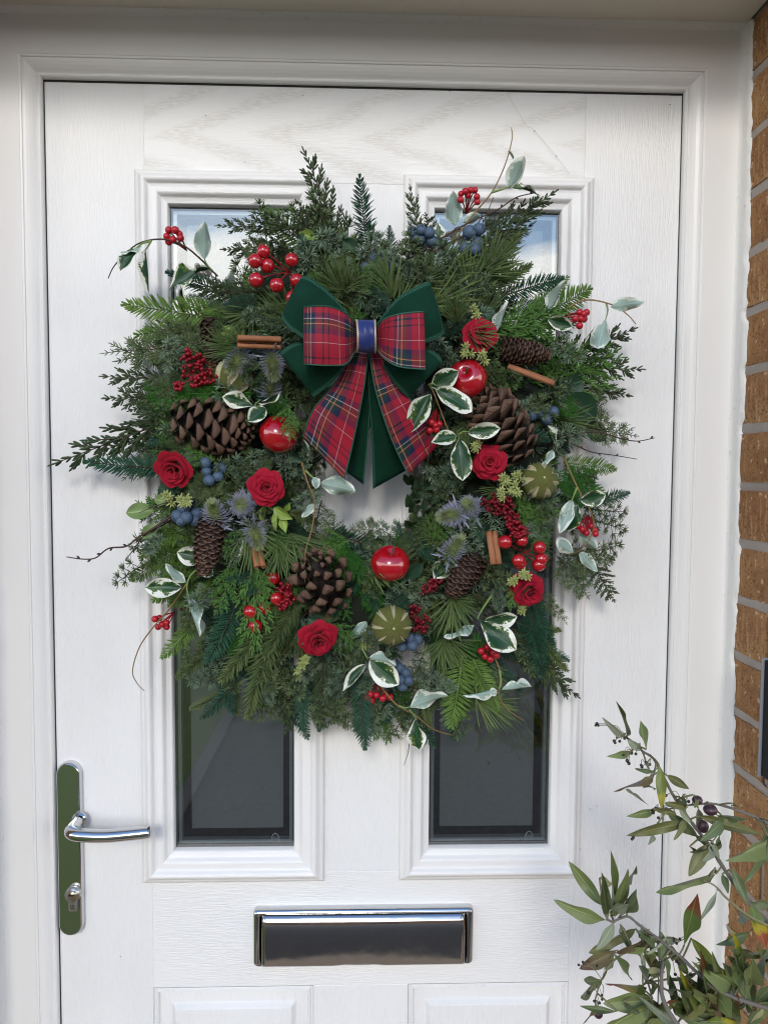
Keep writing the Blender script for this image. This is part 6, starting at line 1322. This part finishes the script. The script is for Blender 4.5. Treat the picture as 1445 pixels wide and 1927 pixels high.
for i, (x0, y0, x1, y1, w, c) in enumerate(LV):
    base, tip = Q(x0, y0), Q(x1, y1); d0 = .295+.05*(y0/1900)+U(-.012, .012); d1 = d0 + U(-.035, .045)
    A, B = P(*base, d0), P(*tip, d1)
    owner = min(brs, key=lambda o: min((v-A).length for v in brp[id(o[0])]))[0]
    near = min(brp[id(owner)], key=lambda v: (v-A).length); lbase.append(A)
    link(bpy.data.objects.new('leaf', OLM[c][i % 4]), owner, place(A, B, (U(-.2, .2), -1, U(-.1, .3)), U(-.35, .35), 1.0, S(w*0.3254*1.02, d1), (B-A).length))
    if (near-A).length < 0.04:
        b = MB(); b.tube(spline([near, near.lerp(A, .5)+Vector((0, -.001, .001)), A], 3), [.0009]*6+[.0007], 5, t=random.random()); b.obj('leaf_stalk', M_OTWIG, owner)
m = NT('black olive berry'); n = m.noise(m.coord('Object'), 5, 3); m.set(Base__Color=m.mix(n, (0.008, 0.006, 0.010), (0.035, 0.016, 0.020)), Roughness=0.4); M_OBER = m.mat
m = NT('purple olive'); n = m.noise(m.coord('Object'), 3, 3); m.set(Base__Color=m.mix(n, (0.030, 0.014, 0.022), (0.075, 0.035, 0.050)), Roughness=0.38); M_OPUR = m.mat
OB, OP = sph('berry', M_OBER, 10, False), sph('olive', M_OPUR, 16, False)
for (x, y) in ((315,190),(323,200),(308,200),(415,290),(432,270),(447,292),(420,300),(475,275),(492,275),(560,320),(552,330),(568,330),(470,370),(490,400),(540,365),(515,360),(500,420),(490,405),(600,415),(575,440),(620,425),(571,430),(715,605),(635,690),(655,680),(665,690),(640,705),(820,640),(845,640),(828,655),(525,850),(518,858),(670,735),(565,1420),(580,1425),(600,1428),(590,1416),(640,1470),(630,1425),(760,1445),(795,1435),(775,1460),(758,1432),(775,1565),(790,1580),(768,1640),(855,1640),(850,1690),(870,1700),(845,1720),(885,1690),(850,1750),(862,1765),(210,1585),(235,1570),(315,1590),(345,1760),(300,1795),(330,1805),(345,1785),(265,1745),(980,880)):
    px, py = Q(x, y); d = .30+.05*(y/1900); A = P(px, py, d); rr = S(2.9*U(.85, 1.2), d)
    owner = min(brs, key=lambda o: min((v-A).length for v in brp[id(o[0])]))[0]; near = min(list(brp[id(owner)])+lbase, key=lambda v: (v-A).length)
    link(bpy.data.objects.new('berry', OB), owner, mat_at(px, py, d, (U(-1, 1), -1, U(-1, 1)), rr))
    if (near-A).length < 0.075: b = MB(); b.tube(spline([near, near.lerp(A, .45)+Vector((U(-.004, .004), -.003, .007)), A], 4), .00032, 4, t=random.random()); b.obj('berry_stalk', M_OTWIG, owner)
for (x, y, a, bb) in ((895, 632, 10, 9), (970, 688, 13.5, 11), (930, 785, 10, 13), (323, 1868, 9, 9), (562, 1517, 5, 5), (655, 1820, 5.5, 5), (605, 530, 7, 5)):
    px, py = Q(x, y); d = .305; A = P(px, py, d); owner = min(brs, key=lambda o: min((v-A).length for v in brp[id(o[0])]))[0]
    M = Matrix.Translation(A) @ Matrix.Diagonal((S(a, d), S(a, d), S(bb, d), 1)); link(bpy.data.objects.new('olive', OP), owner, M)
    near = min(brp[id(owner)], key=lambda v: (v-A).length); b = MB(); b.tube(spline([near, near.lerp(A, .5)+Vector((0, -.002, .006)), A], 4), .0007, 4, t=.5); b.obj('berry_stalk', M_OTWIG, owner)
